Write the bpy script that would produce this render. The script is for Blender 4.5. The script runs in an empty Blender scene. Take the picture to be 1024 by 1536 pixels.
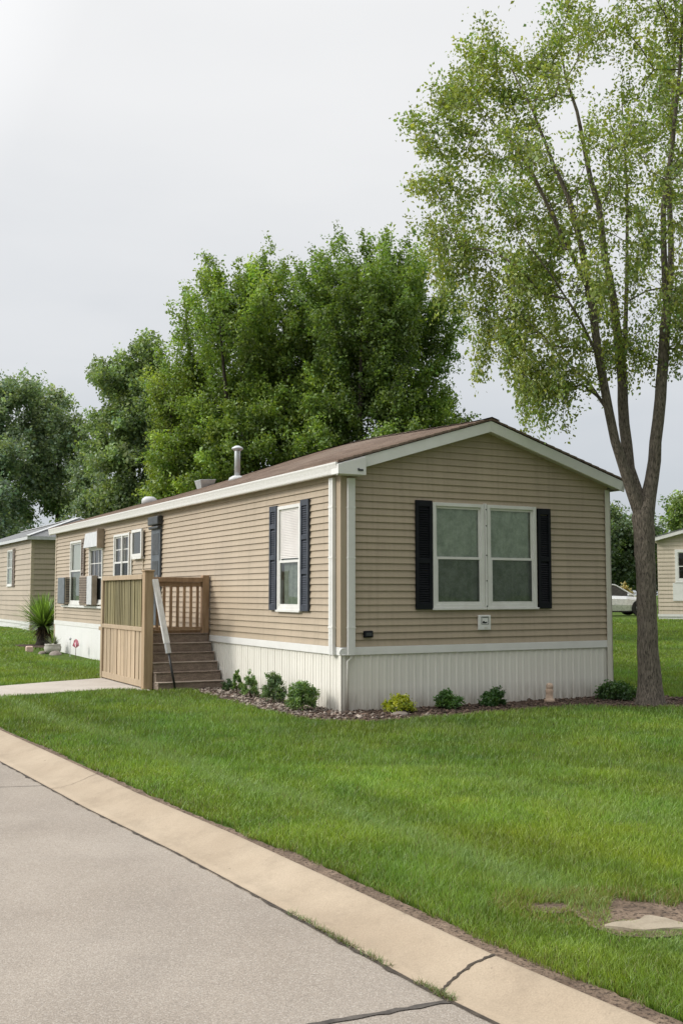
import bpy, bmesh, math, random
import numpy as np
from mathutils import Vector, Matrix

random.seed(7)
R = math.radians
scn = bpy.context.scene
col = scn.collection

# ------------------------------------------------------------------ basics
def put(o, parent=None):
    col.objects.link(o)
    if parent is not None:
        o.parent = parent
    return o

def tag(o, label=None, cat=None, group=None, kind=None):
    if label: o['label'] = label
    if cat: o['category'] = cat
    if group: o['group'] = group
    if kind: o['kind'] = kind
    return o

def empty(name, loc=(0, 0, 0), rz=0.0, parent=None):
    o = bpy.data.objects.new(name, None)
    o.empty_display_size = 0.2
    o.location = loc
    o.rotation_euler = (0, 0, rz)
    return put(o, parent)

def smooth01(t):
    t = np.clip(t, 0, 1)
    return t * t * (3 - 2 * t)

def ground_z(x, y):
    return 0.5 * smooth01((np.asarray(y, float) - 18) / 30) * (0.35 + 0.65 * smooth01((np.asarray(x, float) + 5) / 15))

class MB:
    def __init__(s):
        s.v = []; s.f = []
    def quad(s, *p):
        b = len(s.v); s.v += [tuple(q) for q in p]; s.f.append(tuple(range(b, b + len(p))))
    def hexa(s, p):                       # 8 points, bottom ring 0-3, top ring 4-7
        b = len(s.v); s.v += [tuple(q) for q in p]
        for f in ((3, 2, 1, 0), (4, 5, 6, 7), (0, 1, 5, 4), (1, 2, 6, 5), (2, 3, 7, 6), (3, 0, 4, 7)):
            s.f.append(tuple(b + i for i in f))
    def box(s, x0, x1, y0, y1, z0, z1):
        s.hexa([(x0, y0, z0), (x1, y0, z0), (x1, y1, z0), (x0, y1, z0), (x0, y0, z1), (x1, y0, z1), (x1, y1, z1), (x0, y1, z1)])
    def fbox(s, F, a0, a1, z0, z1, o0, o1):
        s.hexa([F(a0, z0, o0), F(a1, z0, o0), F(a1, z0, o1), F(a0, z0, o1), F(a0, z1, o0), F(a1, z1, o0), F(a1, z1, o1), F(a0, z1, o1)])
    def ring(s, F, a0, a1, z0, z1, w, o0, o1):
        s.fbox(F, a0, a0 + w, z0, z1, o0, o1); s.fbox(F, a1 - w, a1, z0, z1, o0, o1)
        s.fbox(F, a0 + w, a1 - w, z0, z0 + w, o0, o1); s.fbox(F, a0 + w, a1 - w, z1 - w, z1, o0, o1)
    def beam(s, p, q, w, h, up=(0, 0, 1)):
        p = Vector(p); q = Vector(q); d = (q - p).normalized()
        r = d.cross(Vector(up)).normalized() * w * .5
        u = r.cross(d).normalized() * h * .5
        s.hexa([p - r - u, p + r - u, q + r - u, q - r - u, p - r + u, p + r + u, q + r + u, q - r + u])
    def tube(s, pts, rad, n=8, cap=True):
        pts = [Vector(p) for p in pts]
        b = len(s.v); x = None
        for i, p in enumerate(pts):
            d = (pts[min(i + 1, len(pts) - 1)] - pts[max(i - 1, 0)])
            d = d.normalized() if d.length > 1e-9 else Vector((0, 0, 1))
            if x is None:
                x = d.cross(Vector((.31, .95, .05))).normalized()
            else:
                x = (x - d * x.dot(d)).normalized()
            y = d.cross(x)
            for k in range(n):
                a = 2 * math.pi * k / n
                s.v.append(tuple(p + (x * math.cos(a) + y * math.sin(a)) * rad[i]))
        for i in range(len(pts) - 1):
            for k in range(n):
                k2 = (k + 1) % n
                s.f.append((b + i * n + k, b + i * n + k2, b + (i + 1) * n + k2, b + (i + 1) * n + k))
        if cap:
            s.f.append(tuple(b + k for k in reversed(range(n))))
            s.f.append(tuple(b + (len(pts) - 1) * n + k for k in range(n)))
    def lathe(s, c, prof, n=20):
        s.tube([(c[0], c[1], c[2] + z) for r, z in prof], [max(r, 1e-4) for r, z in prof], n)
    def build(s, name, m, parent=None, smooth=False, bevel=0, fix=True):
        me = bpy.data.meshes.new(name)
        me.from_pydata(s.v, [], s.f)
        if fix:
            bm = bmesh.new(); bm.from_mesh(me)
            bmesh.ops.recalc_face_normals(bm, faces=bm.faces)
            bm.to_mesh(me); bm.free()
        if smooth:
            me.polygons.foreach_set('use_smooth', [True] * len(me.polygons))
        me.materials.append(m)
        o = bpy.data.objects.new(name, me)
        put(o, parent)
        if bevel:
            b = o.modifiers.new('bevel', 'BEVEL'); b.width = bevel; b.segments = 2
            b.limit_method = 'ANGLE'; b.angle_limit = R(40)
        return o

# ------------------------------------------------------------------ materials
class NT:
    def __init__(s, name):
        s.m = bpy.data.materials.new(name); s.m.use_nodes = True
        s.t = s.m.node_tree; s.t.nodes.clear()
        s.out = s.n('ShaderNodeOutputMaterial')
    def n(s, typ, **k):
        o = s.t.nodes.new(typ)
        for a, v in k.items():
            if a.startswith('i_'):
                o.inputs[a[2:].replace('_', ' ')].default_value = v
            else:
                setattr(o, a, v)
        return o
    def l(s, a, b): s.t.links.new(a, b)
    def coords(s, stretch=(1, 1, 1), kind='Object'):
        tc = s.n('ShaderNodeTexCoord'); mp = s.n('ShaderNodeMapping')
        mp.inputs['Scale'].default_value = stretch
        s.l(tc.outputs[kind], mp.inputs['Vector'])
        return mp.outputs['Vector']
    def noise(s, vec, scale, detail=4, rough=.55):
        x = s.n('ShaderNodeTexNoise'); x.inputs['Scale'].default_value = scale
        x.inputs['Detail'].default_value = detail; x.inputs['Roughness'].default_value = rough
        s.l(vec, x.inputs['Vector']); return x.outputs['Fac']
    def ramp(s, fac, stops):
        r = s.n('ShaderNodeValToRGB'); e = r.color_ramp.elements
        while len(e) < len(stops): e.new(.5)
        for i, (p, c) in enumerate(stops):
            e[i].position = p; e[i].color = (c[0], c[1], c[2], 1) if not isinstance(c, (int, float)) else (c, c, c, 1)
        s.l(fac, r.inputs['Fac']); return r.outputs['Color']
    def mix(s, fac, a, b, mode='MIX'):
        x = s.n('ShaderNodeMix', data_type='RGBA', blend_type=mode)
        for sock, v in ((x.inputs[0], fac), (x.inputs[6], a), (x.inputs[7], b)):
            if isinstance(v, bpy.types.NodeSocket): s.l(v, sock)
            elif isinstance(v, (int, float)): sock.default_value = v if sock.type == 'VALUE' else (v, v, v, 1)
            else: sock.default_value = (v[0], v[1], v[2], 1)
        return x.outputs[2]
    def math(s, op, a, b=None, c=None, clamp=False):
        x = s.n('ShaderNodeMath', operation=op, use_clamp=clamp)
        for i, v in enumerate((a, b, c)):
            if v is None: continue
            if isinstance(v, bpy.types.NodeSocket): s.l(v, x.inputs[i])
            else: x.inputs[i].default_value = v
        return x.outputs[0]
    def bump(s, h, strength=.3, dist=.01):
        b = s.n('ShaderNodeBump'); b.inputs['Strength'].default_value = strength; b.inputs['Distance'].default_value = dist
        s.l(h, b.inputs['Height']); return b.outputs['Normal']
    def principled(s, color, rough=.6, normal=None, spec=.5, metal=0):
        p = s.n('ShaderNodeBsdfPrincipled')
        for k, v in (('Base Color', color), ('Roughness', rough), ('Metallic', metal), ('Specular IOR Level', spec)):
            if isinstance(v, bpy.types.NodeSocket): s.l(v, p.inputs[k])
            elif isinstance(v, (int, float)): p.inputs[k].default_value = v
            else: p.inputs[k].default_value = (v[0], v[1], v[2], 1)
        if normal is not None: s.l(normal, p.inputs['Normal'])
        s.l(p.outputs[0], s.out.inputs['Surface'])
        return p

def mk(name, c1, c2, scale=4, rough=.6, stretch=(1, 1, 1), bump=.15, bscale=40, island=0.0, spec=.4, speck=0, metal=0, bdist=.004, objrand=0.0):
    t = NT(name)
    v = t.coords(stretch)
    f = t.ramp(t.noise(v, scale, 5, .6), [(.32, 0.0), (.68, 1.0)])
    c = t.mix(f, c1, c2)
    if speck:
        c = t.mix(t.ramp(t.noise(v, bscale * 1.5, 2), [(.35, 1.0), (.5, 0.0)]), c, [x * (1 - speck) for x in c1])
    if island:
        g = t.n('ShaderNodeNewGeometry')
        k = t.math('MULTIPLY_ADD', g.outputs['Random Per Island'], 2 * island, 1 - island)
        c = t.mix(1.0, c, k, 'MULTIPLY')
    if objrand:
        g = t.n('ShaderNodeObjectInfo')
        k = t.math('MULTIPLY_ADD', g.outputs['Random'], 2 * objrand, 1 - objrand)
        c = t.mix(1.0, c, k, 'MULTIPLY')
    rr = t.math('MULTIPLY_ADD', t.noise(v, scale * 3, 3), .25, rough - .125)
    nr = t.bump(t.noise(v, bscale, 3, .6), bump, bdist) if bump else None
    t.principled(c, rr, nr, spec, metal)
    return t.m

def foliage_mat(name, trans=.35, rough=.5):
    t = NT(name)
    a = t.n('ShaderNodeAttribute', attribute_name='tint')
    d = t.n('ShaderNodeBsdfDiffuse'); t.l(a.outputs['Color'], d.inputs['Color'])
    tr = t.n('ShaderNodeBsdfTranslucent')
    t.l(t.mix(1.0, a.outputs['Color'], (1.25, 1.3, .6), 'MULTIPLY'), tr.inputs['Color'])
    m1 = t.n('ShaderNodeMixShader'); m1.inputs[0].default_value = trans
    t.l(d.outputs[0], m1.inputs[1]); t.l(tr.outputs[0], m1.inputs[2])
    g = t.n('ShaderNodeBsdfGlossy'); g.inputs['Roughness'].default_value = rough
    g.inputs['Color'].default_value = (.9, .95, 1, 1)
    m2 = t.n('ShaderNodeMixShader'); m2.inputs[0].default_value = .045
    t.l(m1.outputs[0], m2.inputs[1]); t.l(g.outputs[0], m2.inputs[2])
    t.l(m2.outputs[0], t.out.inputs['Surface'])
    return t.m

M = {}
def siding_mat(name, c, lo=.93):
    t = NT(name)
    v = t.coords((1, 1, 1))
    c1 = t.mix(t.ramp(t.noise(v, .9, 4), [(.35, 0.0), (.7, 1.0)]), [x * lo for x in c], [min(1, x * 1.05) for x in c])
    streak = t.noise(t.coords((7, 7, .35)), 2.2, 4)
    c2 = t.mix(t.math('MULTIPLY', t.ramp(streak, [(.46, 0.0), (.72, 1.0)]), .26), c1, [c[0] * .55, c[1] * .55, c[2] * .5])
    g = t.n('ShaderNodeNewGeometry')
    c3 = t.mix(1.0, c2, t.math('MULTIPLY_ADD', g.outputs['Random Per Island'], .07, .965), 'MULTIPLY')
    grain = t.noise(t.coords((2.5, 2.5, 60)), 4, 4)
    wob = t.noise(v, 1.6, 2)
    h = t.math('ADD', t.math('MULTIPLY', grain, .12), wob)
    t.principled(c3, .5, t.bump(h, .35, .006), .35)
    return t.m
M['siding'] = siding_mat('tan_vinyl_siding', (.446, .364, .268))
M['siding_corner'] = siding_mat('tan_corner_post', (.42, .342, .252))
M['siding_grey'] = siding_mat('beige_vinyl_siding', (.46, .385, .30))
M['siding_pale'] = siding_mat('pale_vinyl_siding', (.60, .52, .42))

def dirty_white(name, base, amount=.5, z0=0, z1=.35, rough=.45):
    t = NT(name)
    v = t.coords()
    sx = t.n('ShaderNodeSeparateXYZ'); t.l(v, sx.inputs[0])
    hgt = t.n('ShaderNodeMapRange'); hgt.inputs[1].default_value = z0; hgt.inputs[2].default_value = z1
    hgt.inputs[3].default_value = 1; hgt.inputs[4].default_value = 0
    t.l(sx.outputs[2], hgt.inputs[0])
    n = t.noise(t.coords((5, 5, 1)), 3, 5, .65)
    f = t.math('MULTIPLY', t.math('MULTIPLY', hgt.outputs[0], t.ramp(n, [(.3, 0.0), (.75, 1.0)])), amount)
    c = t.mix(t.ramp(t.noise(v, 1.2, 4), [(.3, 0.0), (.7, 1.0)]), [x * .93 for x in base], base)
    streak = t.ramp(t.noise(t.coords((14, 14, .5)), 2.5, 4), [(.56, 0.0), (.8, 1.0)])
    c = t.mix(t.math('MULTIPLY', streak, .22), c, (.38, .34, .26))
    c = t.mix(f, c, (.20, .16, .11))
    t.principled(c, rough, t.bump(t.noise(v, 3, 3), .08, .01), .4)
    return t.m
M['skirt'] = dirty_white('white_ribbed_vinyl_skirting', (.815, .79, .72), .9, 0, .30)
M['skirt_clean'] = dirty_white('plain_white_skirting', (.82, .82, .81), .3)
M['white'] = mk('white_painted_trim', (.72, .715, .69), (.80, .795, .775), 3, .42, bump=.06, bscale=25)
M['white_gutter'] = mk('weathered_white_gutter', (.70, .69, .66), (.82, .81, .79), 6, .4, (1, 3, 6), .1, 30, speck=.25)
M['vinylframe'] = mk('white_vinyl_frame', (.68, .67, .64), (.77, .765, .74), 5, .4, bump=.05)
M['cream'] = mk('cream_metal_trim', (.60, .57, .49), (.68, .655, .58), 4, .45, bump=.05)
M['tantrim'] = mk('tan_corner_trim', (.47, .39, .29), (.52, .44, .33), 4, .5, bump=.05)
M['black_shutter'] = mk('black_plastic_shutter', (.004, .005, .008), (.009, .010, .014), 8, .5, bump=.1, bscale=60, spec=.22)
M['navy_shutter'] = mk('faded_dark_blue_shutter', (.022, .028, .042), (.05, .06, .08), 8, .55, bump=.1, bscale=60)
M['brown_shutter'] = mk('weathered_brown_louvre', (.10, .075, .06), (.22, .17, .13), 9, .6, bump=.1)
M['dark_metal'] = mk('dark_grey_metal', (.03, .033, .036), (.06, .065, .07), 6, .45, bump=.08)
M['slate_door'] = mk('slate_grey_door', (.06, .072, .085), (.11, .125, .14), 5, .45, (1, 1, 1), .08)
M['galv'] = mk('galvanised_metal', (.42, .44, .46), (.60, .62, .64), 8, .4, bump=.05, metal=.6)
M['grey_metal'] = mk('pale_grey_metal', (.50, .51, .52), (.62, .63, .64), 8, .45, bump=.05)
M['soffit'] = mk('soffit', (.55, .53, .48), (.6, .58, .53), 4, .6)
M['tan_wood'] = mk('pale_treated_pine', (.36, .275, .18), (.50, .395, .275), 3, .7, (9, 9, .6), .35, 26, island=.13)
M['green_wood'] = mk('greenish_treated_pine', (.155, .135, .065), (.27, .235, .125), 3, .72, (9, 9, .6), .35, 26, island=.2)
M['newel_wood'] = mk('tan_weathered_timber', (.30, .205, .12), (.44, .325, .205), 2.5, .72, (8, 8, .5), .4, 24)
M['rail_wood'] = mk('red_brown_stained_timber', (.26, .16, .09), (.41, .275, .17), 3, .65, (6, 6, 1), .35, 24, objrand=.15)
M['step'] = mk('brown_aggregate_step', (.20, .15, .118), (.35, .28, .225), 9, .85, (1, 1, 2.5), .7, 70, speck=.5, bdist=.006)
M['step_nose'] = mk('worn_brown_tread', (.28, .225, .18), (.40, .335, .28), 9, .85, bump=.7, bscale=70, bdist=.006)
M['roof_grey'] = mk('grey_shingle_roof', (.14, .145, .15), (.22, .225, .23), 4, .85, bump=.6, bscale=30)
M['rock'] = mk('garden_rock', (.16, .13, .11), (.30, .26, .23), 6, .85, bump=.8, bscale=18)
M['pink_block'] = mk('pale_pink_block', (.62, .42, .36), (.72, .55, .48), 5, .7)
M['stone_pot'] = mk('pale_stone_pot', (.42, .40, .36), (.58, .55, .50), 8, .8, bump=.4)
M['pink'] = mk('pink_petals', (.70, .22, .32), (.82, .38, .46), 9, .6)
M['peach'] = mk('peach_painted_concrete', (.46, .33, .24), (.60, .46, .35), 9, .75, bump=.5, bscale=40)
M['black_grip'] = mk('black_painted_pole', (.012, .012, .013), (.03, .03, .032), 9, .4)
M['white_board'] = mk('white_weathered_board', (.62, .62, .62), (.80, .80, .80), 6, .5, (6, 6, 1), .1)
M['rubber'] = mk('tyre_rubber', (.012, .012, .012), (.025, .025, .025), 9, .7)
M['carpaint'] = mk('silver_car_paint', (.66, .68, .70), (.70, .72, .74), 2, .28, bump=0, metal=.15, spec=.6)
M['carglass'] = mk('dark_car_glass', (.02, .023, .026), (.03, .034, .038), 2, .08, bump=0, spec=.7)
M['carlamp'] = mk('clear_lamp', (.7, .7, .7), (.8, .8, .8), 2, .1, bump=0, spec=.8)
M['blind'] = mk('white_slat_blind', (.70, .67, .64), (.80, .77, .74), 3, .55, bump=.05)
M['dark_in'] = mk('dark_interior', (.02, .022, .022), (.035, .037, .037), 3, .8, bump=0)
M['ac_grey'] = mk('slate_grey_casing', (.10, .12, .135), (.17, .19, .21), 6, .5, bump=.05)
M['ac_tan'] = mk('tan_casing', (.30, .235, .18), (.40, .33, .26), 6, .5, bump=.05)
M['bark'] = mk('furrowed_grey_bark', (.095, .08, .064), (.25, .21, .17), 7, .9, (6, 6, 1.2), 1.0, 9, speck=.45, bdist=.035)
M['bark_dark'] = mk('dark_bark', (.035, .028, .022), (.075, .062, .05), 6, .9, (4, 4, 1), .8, 12, bdist=.03)
M['leaf'] = foliage_mat('broad_leaf', .36)
M['grassblade'] = foliage_mat('grass_blade', .28, .42)
M['drystem'] = mk('brown_stem', (.10, .075, .045), (.16, .12, .07), 9, .8)

def glass_mat(name, tint, gloss=.1):
    t = NT(name)
    lw = t.n('ShaderNodeFresnel'); lw.inputs[0].default_value = 1.5
    tr = t.n('ShaderNodeBsdfTransparent'); tr.inputs[0].default_value = (*tint, 1)
    g = t.n('ShaderNodeBsdfGlossy'); g.inputs['Roughness'].default_value = .02
    nb = t.bump(t.noise(t.coords(), 1.3, 2), .12, .02); t.l(nb, g.inputs['Normal'])
    mx = t.n('ShaderNodeMixShader')
    t.l(t.math('MULTIPLY_ADD', lw.outputs[0], 1.0, gloss * .5), mx.inputs[0])
    t.l(tr.outputs[0], mx.inputs[1]); t.l(g.outputs[0], mx.inputs[2]); t.l(mx.outputs[0], t.out.inputs['Surface'])
    return t.m
M['glass'] = glass_mat('window_glass', (.90, .97, .92))
def screen_mat():
    t = NT('insect_screen')
    d = t.n('ShaderNodeBsdfDiffuse'); d.inputs[0].default_value = (.045, .05, .05, 1)
    tr = t.n('ShaderNodeBsdfTransparent')
    mx = t.n('ShaderNodeMixShader'); mx.inputs[0].default_value = .32
    t.l(tr.outputs[0], mx.inputs[1]); t.l(d.outputs[0], mx.inputs[2]); t.l(mx.outputs[0], t.out.inputs['Surface'])
    return t.m
M['screen'] = screen_mat()
def curtain_mat(name, a, b):
    t = NT(name)
    v = t.coords((1, 1, 1))
    n = t.noise(v, 7.5, 8, .8)
    c = t.mix(t.ramp(n, [(.38, 0.0), (.66, 1.0)]), a, b)
    st = t.noise(t.coords((16, 16, .6)), 1.6, 3)
    c = t.mix(t.math('MULTIPLY', st, .35), c, [x * .5 for x in a])
    t.principled(c, .9, None, .1)
    return t.m
M['curtain'] = curtain_mat('sheer_green_curtain', (.50, .55, .44), (.96, .96, .88))
M['curtain_grey'] = curtain_mat('grey_sheer_curtain', (.22, .24, .22), (.45, .47, .43))

def shingle_mat(name, c1, c2, c3):
    t = NT(name)
    tc = t.n('ShaderNodeTexCoord'); sx = t.n('ShaderNodeSeparateXYZ'); t.l(tc.outputs['Object'], sx.inputs[0])
    cb = t.n('ShaderNodeCombineXYZ'); t.l(sx.outputs[1], cb.inputs[0]); t.l(sx.outputs[0], cb.inputs[1])
    br = t.n('ShaderNodeTexBrick'); t.l(cb.outputs[0], br.inputs['Vector'])
    br.inputs['Scale'].default_value = 1; br.inputs['Brick Width'].default_value = .32; br.inputs['Row Height'].default_value = .14
    br.inputs['Mortar Size'].default_value = .004; br.inputs['Bias'].default_value = 0
    br.inputs['Color1'].default_value = (*c1, 1); br.inputs['Color2'].default_value = (*c2, 1); br.inputs['Mortar'].default_value = (.04, .03, .025, 1)
    n = t.noise(tc.outputs['Object'], .8, 5, .6)
    c = t.mix(t.ramp(n, [(.4, 0.0), (.7, .7)]), br.outputs[0], c3)
    gr = t.noise(tc.outputs['Object'], 160, 2)
    c = t.mix(1.0, c, t.math('MULTIPLY_ADD', gr, .8, .6), 'MULTIPLY')
    t.principled(c, .9, t.bump(gr, .6, .004), .3)
    return t.m
M['shingle'] = shingle_mat('brown_asphalt_shingle', (.135, .094, .072), (.20, .145, .112), (.23, .18, .145))

# ground materials
def road_mat():
    t = NT('worn_aggregate_road')
    v = t.coords()
    big = t.ramp(t.noise(v, .55, 5, .6), [(.3, 0.0), (.7, 1.0)])
    c = t.mix(big, (.275, .234, .194), (.385, .338, .288))
    lane = t.ramp(t.noise(t.coords((.55, .18, 1)), 1.3, 4, .55), [(.4, 0.0), (.62, 1.0)])
    c = t.mix(t.math('MULTIPLY', lane, .45), c, (.225, .198, .172))
    fine = t.noise(v, 150, 3, .7)
    c = t.mix(1.0, c, t.ramp(fine, [(.3, .66), (.5, .97), (.7, 1.26)]), 'MULTIPLY')
    vo = t.n('ShaderNodeTexVoronoi'); vo.inputs['Scale'].default_value = 170; t.l(v, vo.inputs['Vector'])
    ag = t.n('ShaderNodeSeparateColor'); t.l(vo.outputs['Color'], ag.inputs[0])
    c = t.mix(t.math('MULTIPLY', t.ramp(ag.outputs[0], [(.78, 0.0), (.84, 1.0)]), .38), c, (.50, .46, .41))
    c = t.mix(t.math('MULTIPLY', t.ramp(ag.outputs[1], [(.82, 0.0), (.88, 1.0)]), .32), c, (.15, .13, .115))
    stain = t.ramp(t.noise(v, 1.7, 6, .7), [(.56, 0.0), (.78, 1.0)])
    c = t.mix(t.math('MULTIPLY', stain, .3), c, (.19, .165, .145))
    h = t.math('ADD', fine, t.math('MULTIPLY', vo.outputs['Distance'], -.6))
    t.principled(c, .88, t.bump(h, .35, .004), .3)
    return t.m
M['road'] = road_mat()
def concrete_mat(name, a, b, s=1.0):
    t = NT(name)
    v = t.coords()
    c = t.mix(t.ramp(t.noise(v, 1.1 * s, 6, .62), [(.3, 0.0), (.7, 1.0)]), a, b)
    fine = t.noise(v, 120, 3, .7)
    c = t.mix(1.0, c, t.ramp(fine, [(.3, .85), (.7, 1.1)]), 'MULTIPLY')
    st = t.ramp(t.noise(v, 3.2, 7, .78), [(.50, 0.0), (.76, 1.0)])
    c = t.mix(t.math('MULTIPLY', st, .42), c, [x * .55 for x in a])
    pit = t.ramp(t.noise(v, 22, 2, .5), [(.22, 1.0), (.27, 0.0)])
    c = t.mix(t.math('MULTIPLY', pit, .5), c, [x * .35 for x in a])
    t.principled(c, .82, t.bump(t.math('ADD', fine, t.noise(v, 9, 3)), .25, .006), .3)
    return t.m
M['kerb'] = concrete_mat('tan_concrete_kerb', (.335, .266, .192), (.43, .352, .262))
M['path'] = concrete_mat('pale_concrete_path', (.42, .375, .33), (.50, .46, .41))
M['flatstone'] = concrete_mat('pale_flat_stone', (.27, .225, .165), (.42, .36, .275), 5)
M['crack'] = mk('dark_crack_filler', (.035, .028, .022), (.075, .06, .045), 30, .9, bump=.5)
M['tar'] = mk('tar_joint', (.05, .043, .038), (.12, .105, .092), 14, .8, bump=.6, bscale=60)
M['soil'] = mk('dry_brown_soil', (.10, .068, .047), (.24, .175, .125), 7, .95, bump=1.0, bscale=35, speck=.5, bdist=.02)
M['mulch'] = mk('brown_mulch', (.06, .036, .025), (.15, .10, .075), 12, .95, bump=1.0, bscale=40, speck=.5, bdist=.02)
M['chips'] = mk('bark_chips', (.075, .047, .034), (.15, .105, .078), 9, .9, bump=.3, island=.6)
M['pebble'] = mk('pale_pebbles', (.21, .17, .14), (.35, .30, .255), 9, .85, bump=.3, island=.55)
def lawn_mat():
    t = NT('lawn_turf')
    v = t.coords()
    c = t.mix(t.ramp(t.noise(v, .35, 5, .6), [(.3, 0.0), (.7, 1.0)]), (.060, .108, .018), (.098, .150, .026))
    c = t.mix(1.0, c, t.ramp(t.noise(v, 14, 4, .7), [(.3, .62), (.7, 1.3)]), 'MULTIPLY')
    t.principled(c, .95, t.bump(t.noise(v, 24, 4, .7), .9, .05), .12)
    return t.m
M['lawn'] = lawn_mat()

# ------------------------------------------------------------------ house frame
HA = R(28); HC = np.array([0, 13.97]); HU = np.array([math.cos(HA), math.sin(HA)]); HV = np.array([-math.sin(HA), math.cos(HA)])
def hw(s, t, z=0.0):
    p = HC + HU * s + HV * t
    return (float(p[0]), float(p[1]), z)
def to_st(x, y):
    dx = x - HC[0]; dy = y - HC[1]
    return dx * HU[0] + dy * HU[1], dx * HV[0] + dy * HV[1]

# ------------------------------------------------------------------ vegetation tools
def leaf_mesh(name, cen, axis, nor, size, tint, mat, parent=None, width=.55, fold=.12):
    """many small pointed leaves as one mesh; cen (N,3), axis (N,3), nor (N,3), size (N), tint (N,3)"""
    n = len(cen)
    axis = axis / (np.linalg.norm(axis, axis=1, keepdims=True) + 1e-9)
    side = np.cross(axis, nor); side /= (np.linalg.norm(side, axis=1, keepdims=True) + 1e-9)
    up = np.cross(side, axis)
    s = size[:, None]
    v = np.empty((n, 4, 3), np.float32)
    v[:, 0] = cen - axis * s * .5
    v[:, 1] = cen + side * s * width * .5 + up * s * fold + axis * s * .02
    v[:, 2] = cen + axis * s * .5 - up * s * fold * .6
    v[:, 3] = cen - side * s * width * .5 + up * s * fold + axis * s * .02
    return quads_mesh(name, v.reshape(-1, 3), np.arange(n * 4).reshape(n, 4), np.repeat(tint, 4, axis=0), mat, parent)

def quads_mesh(name, v, faces, tint, mat, parent=None):
    nv = len(v); nf, k = faces.shape
    me = bpy.data.meshes.new(name)
    me.vertices.add(nv); me.vertices.foreach_set('co', np.ascontiguousarray(v, np.float32).ravel())
    me.loops.add(nf * k); me.loops.foreach_set('vertex_index', np.ascontiguousarray(faces, np.int32).ravel())
    me.polygons.add(nf); me.polygons.foreach_set('loop_start', np.arange(nf, dtype=np.int32) * k)
    try: me.polygons.foreach_set('loop_total', np.full(nf, k, np.int32))
    except Exception: pass
    me.update(calc_edges=True)
    a = me.attributes.new('tint', 'FLOAT_COLOR', 'POINT')
    c = np.ones((nv, 4), np.float32); c[:, :3] = tint
    a.data.foreach_set('color', c.ravel())
    me.materials.append(mat)
    return put(bpy.data.objects.new(name, me), parent)

def rand_unit(rng, n):
    v = rng.normal(size=(n, 3)); return v / np.linalg.norm(v, axis=1, keepdims=True)

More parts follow.
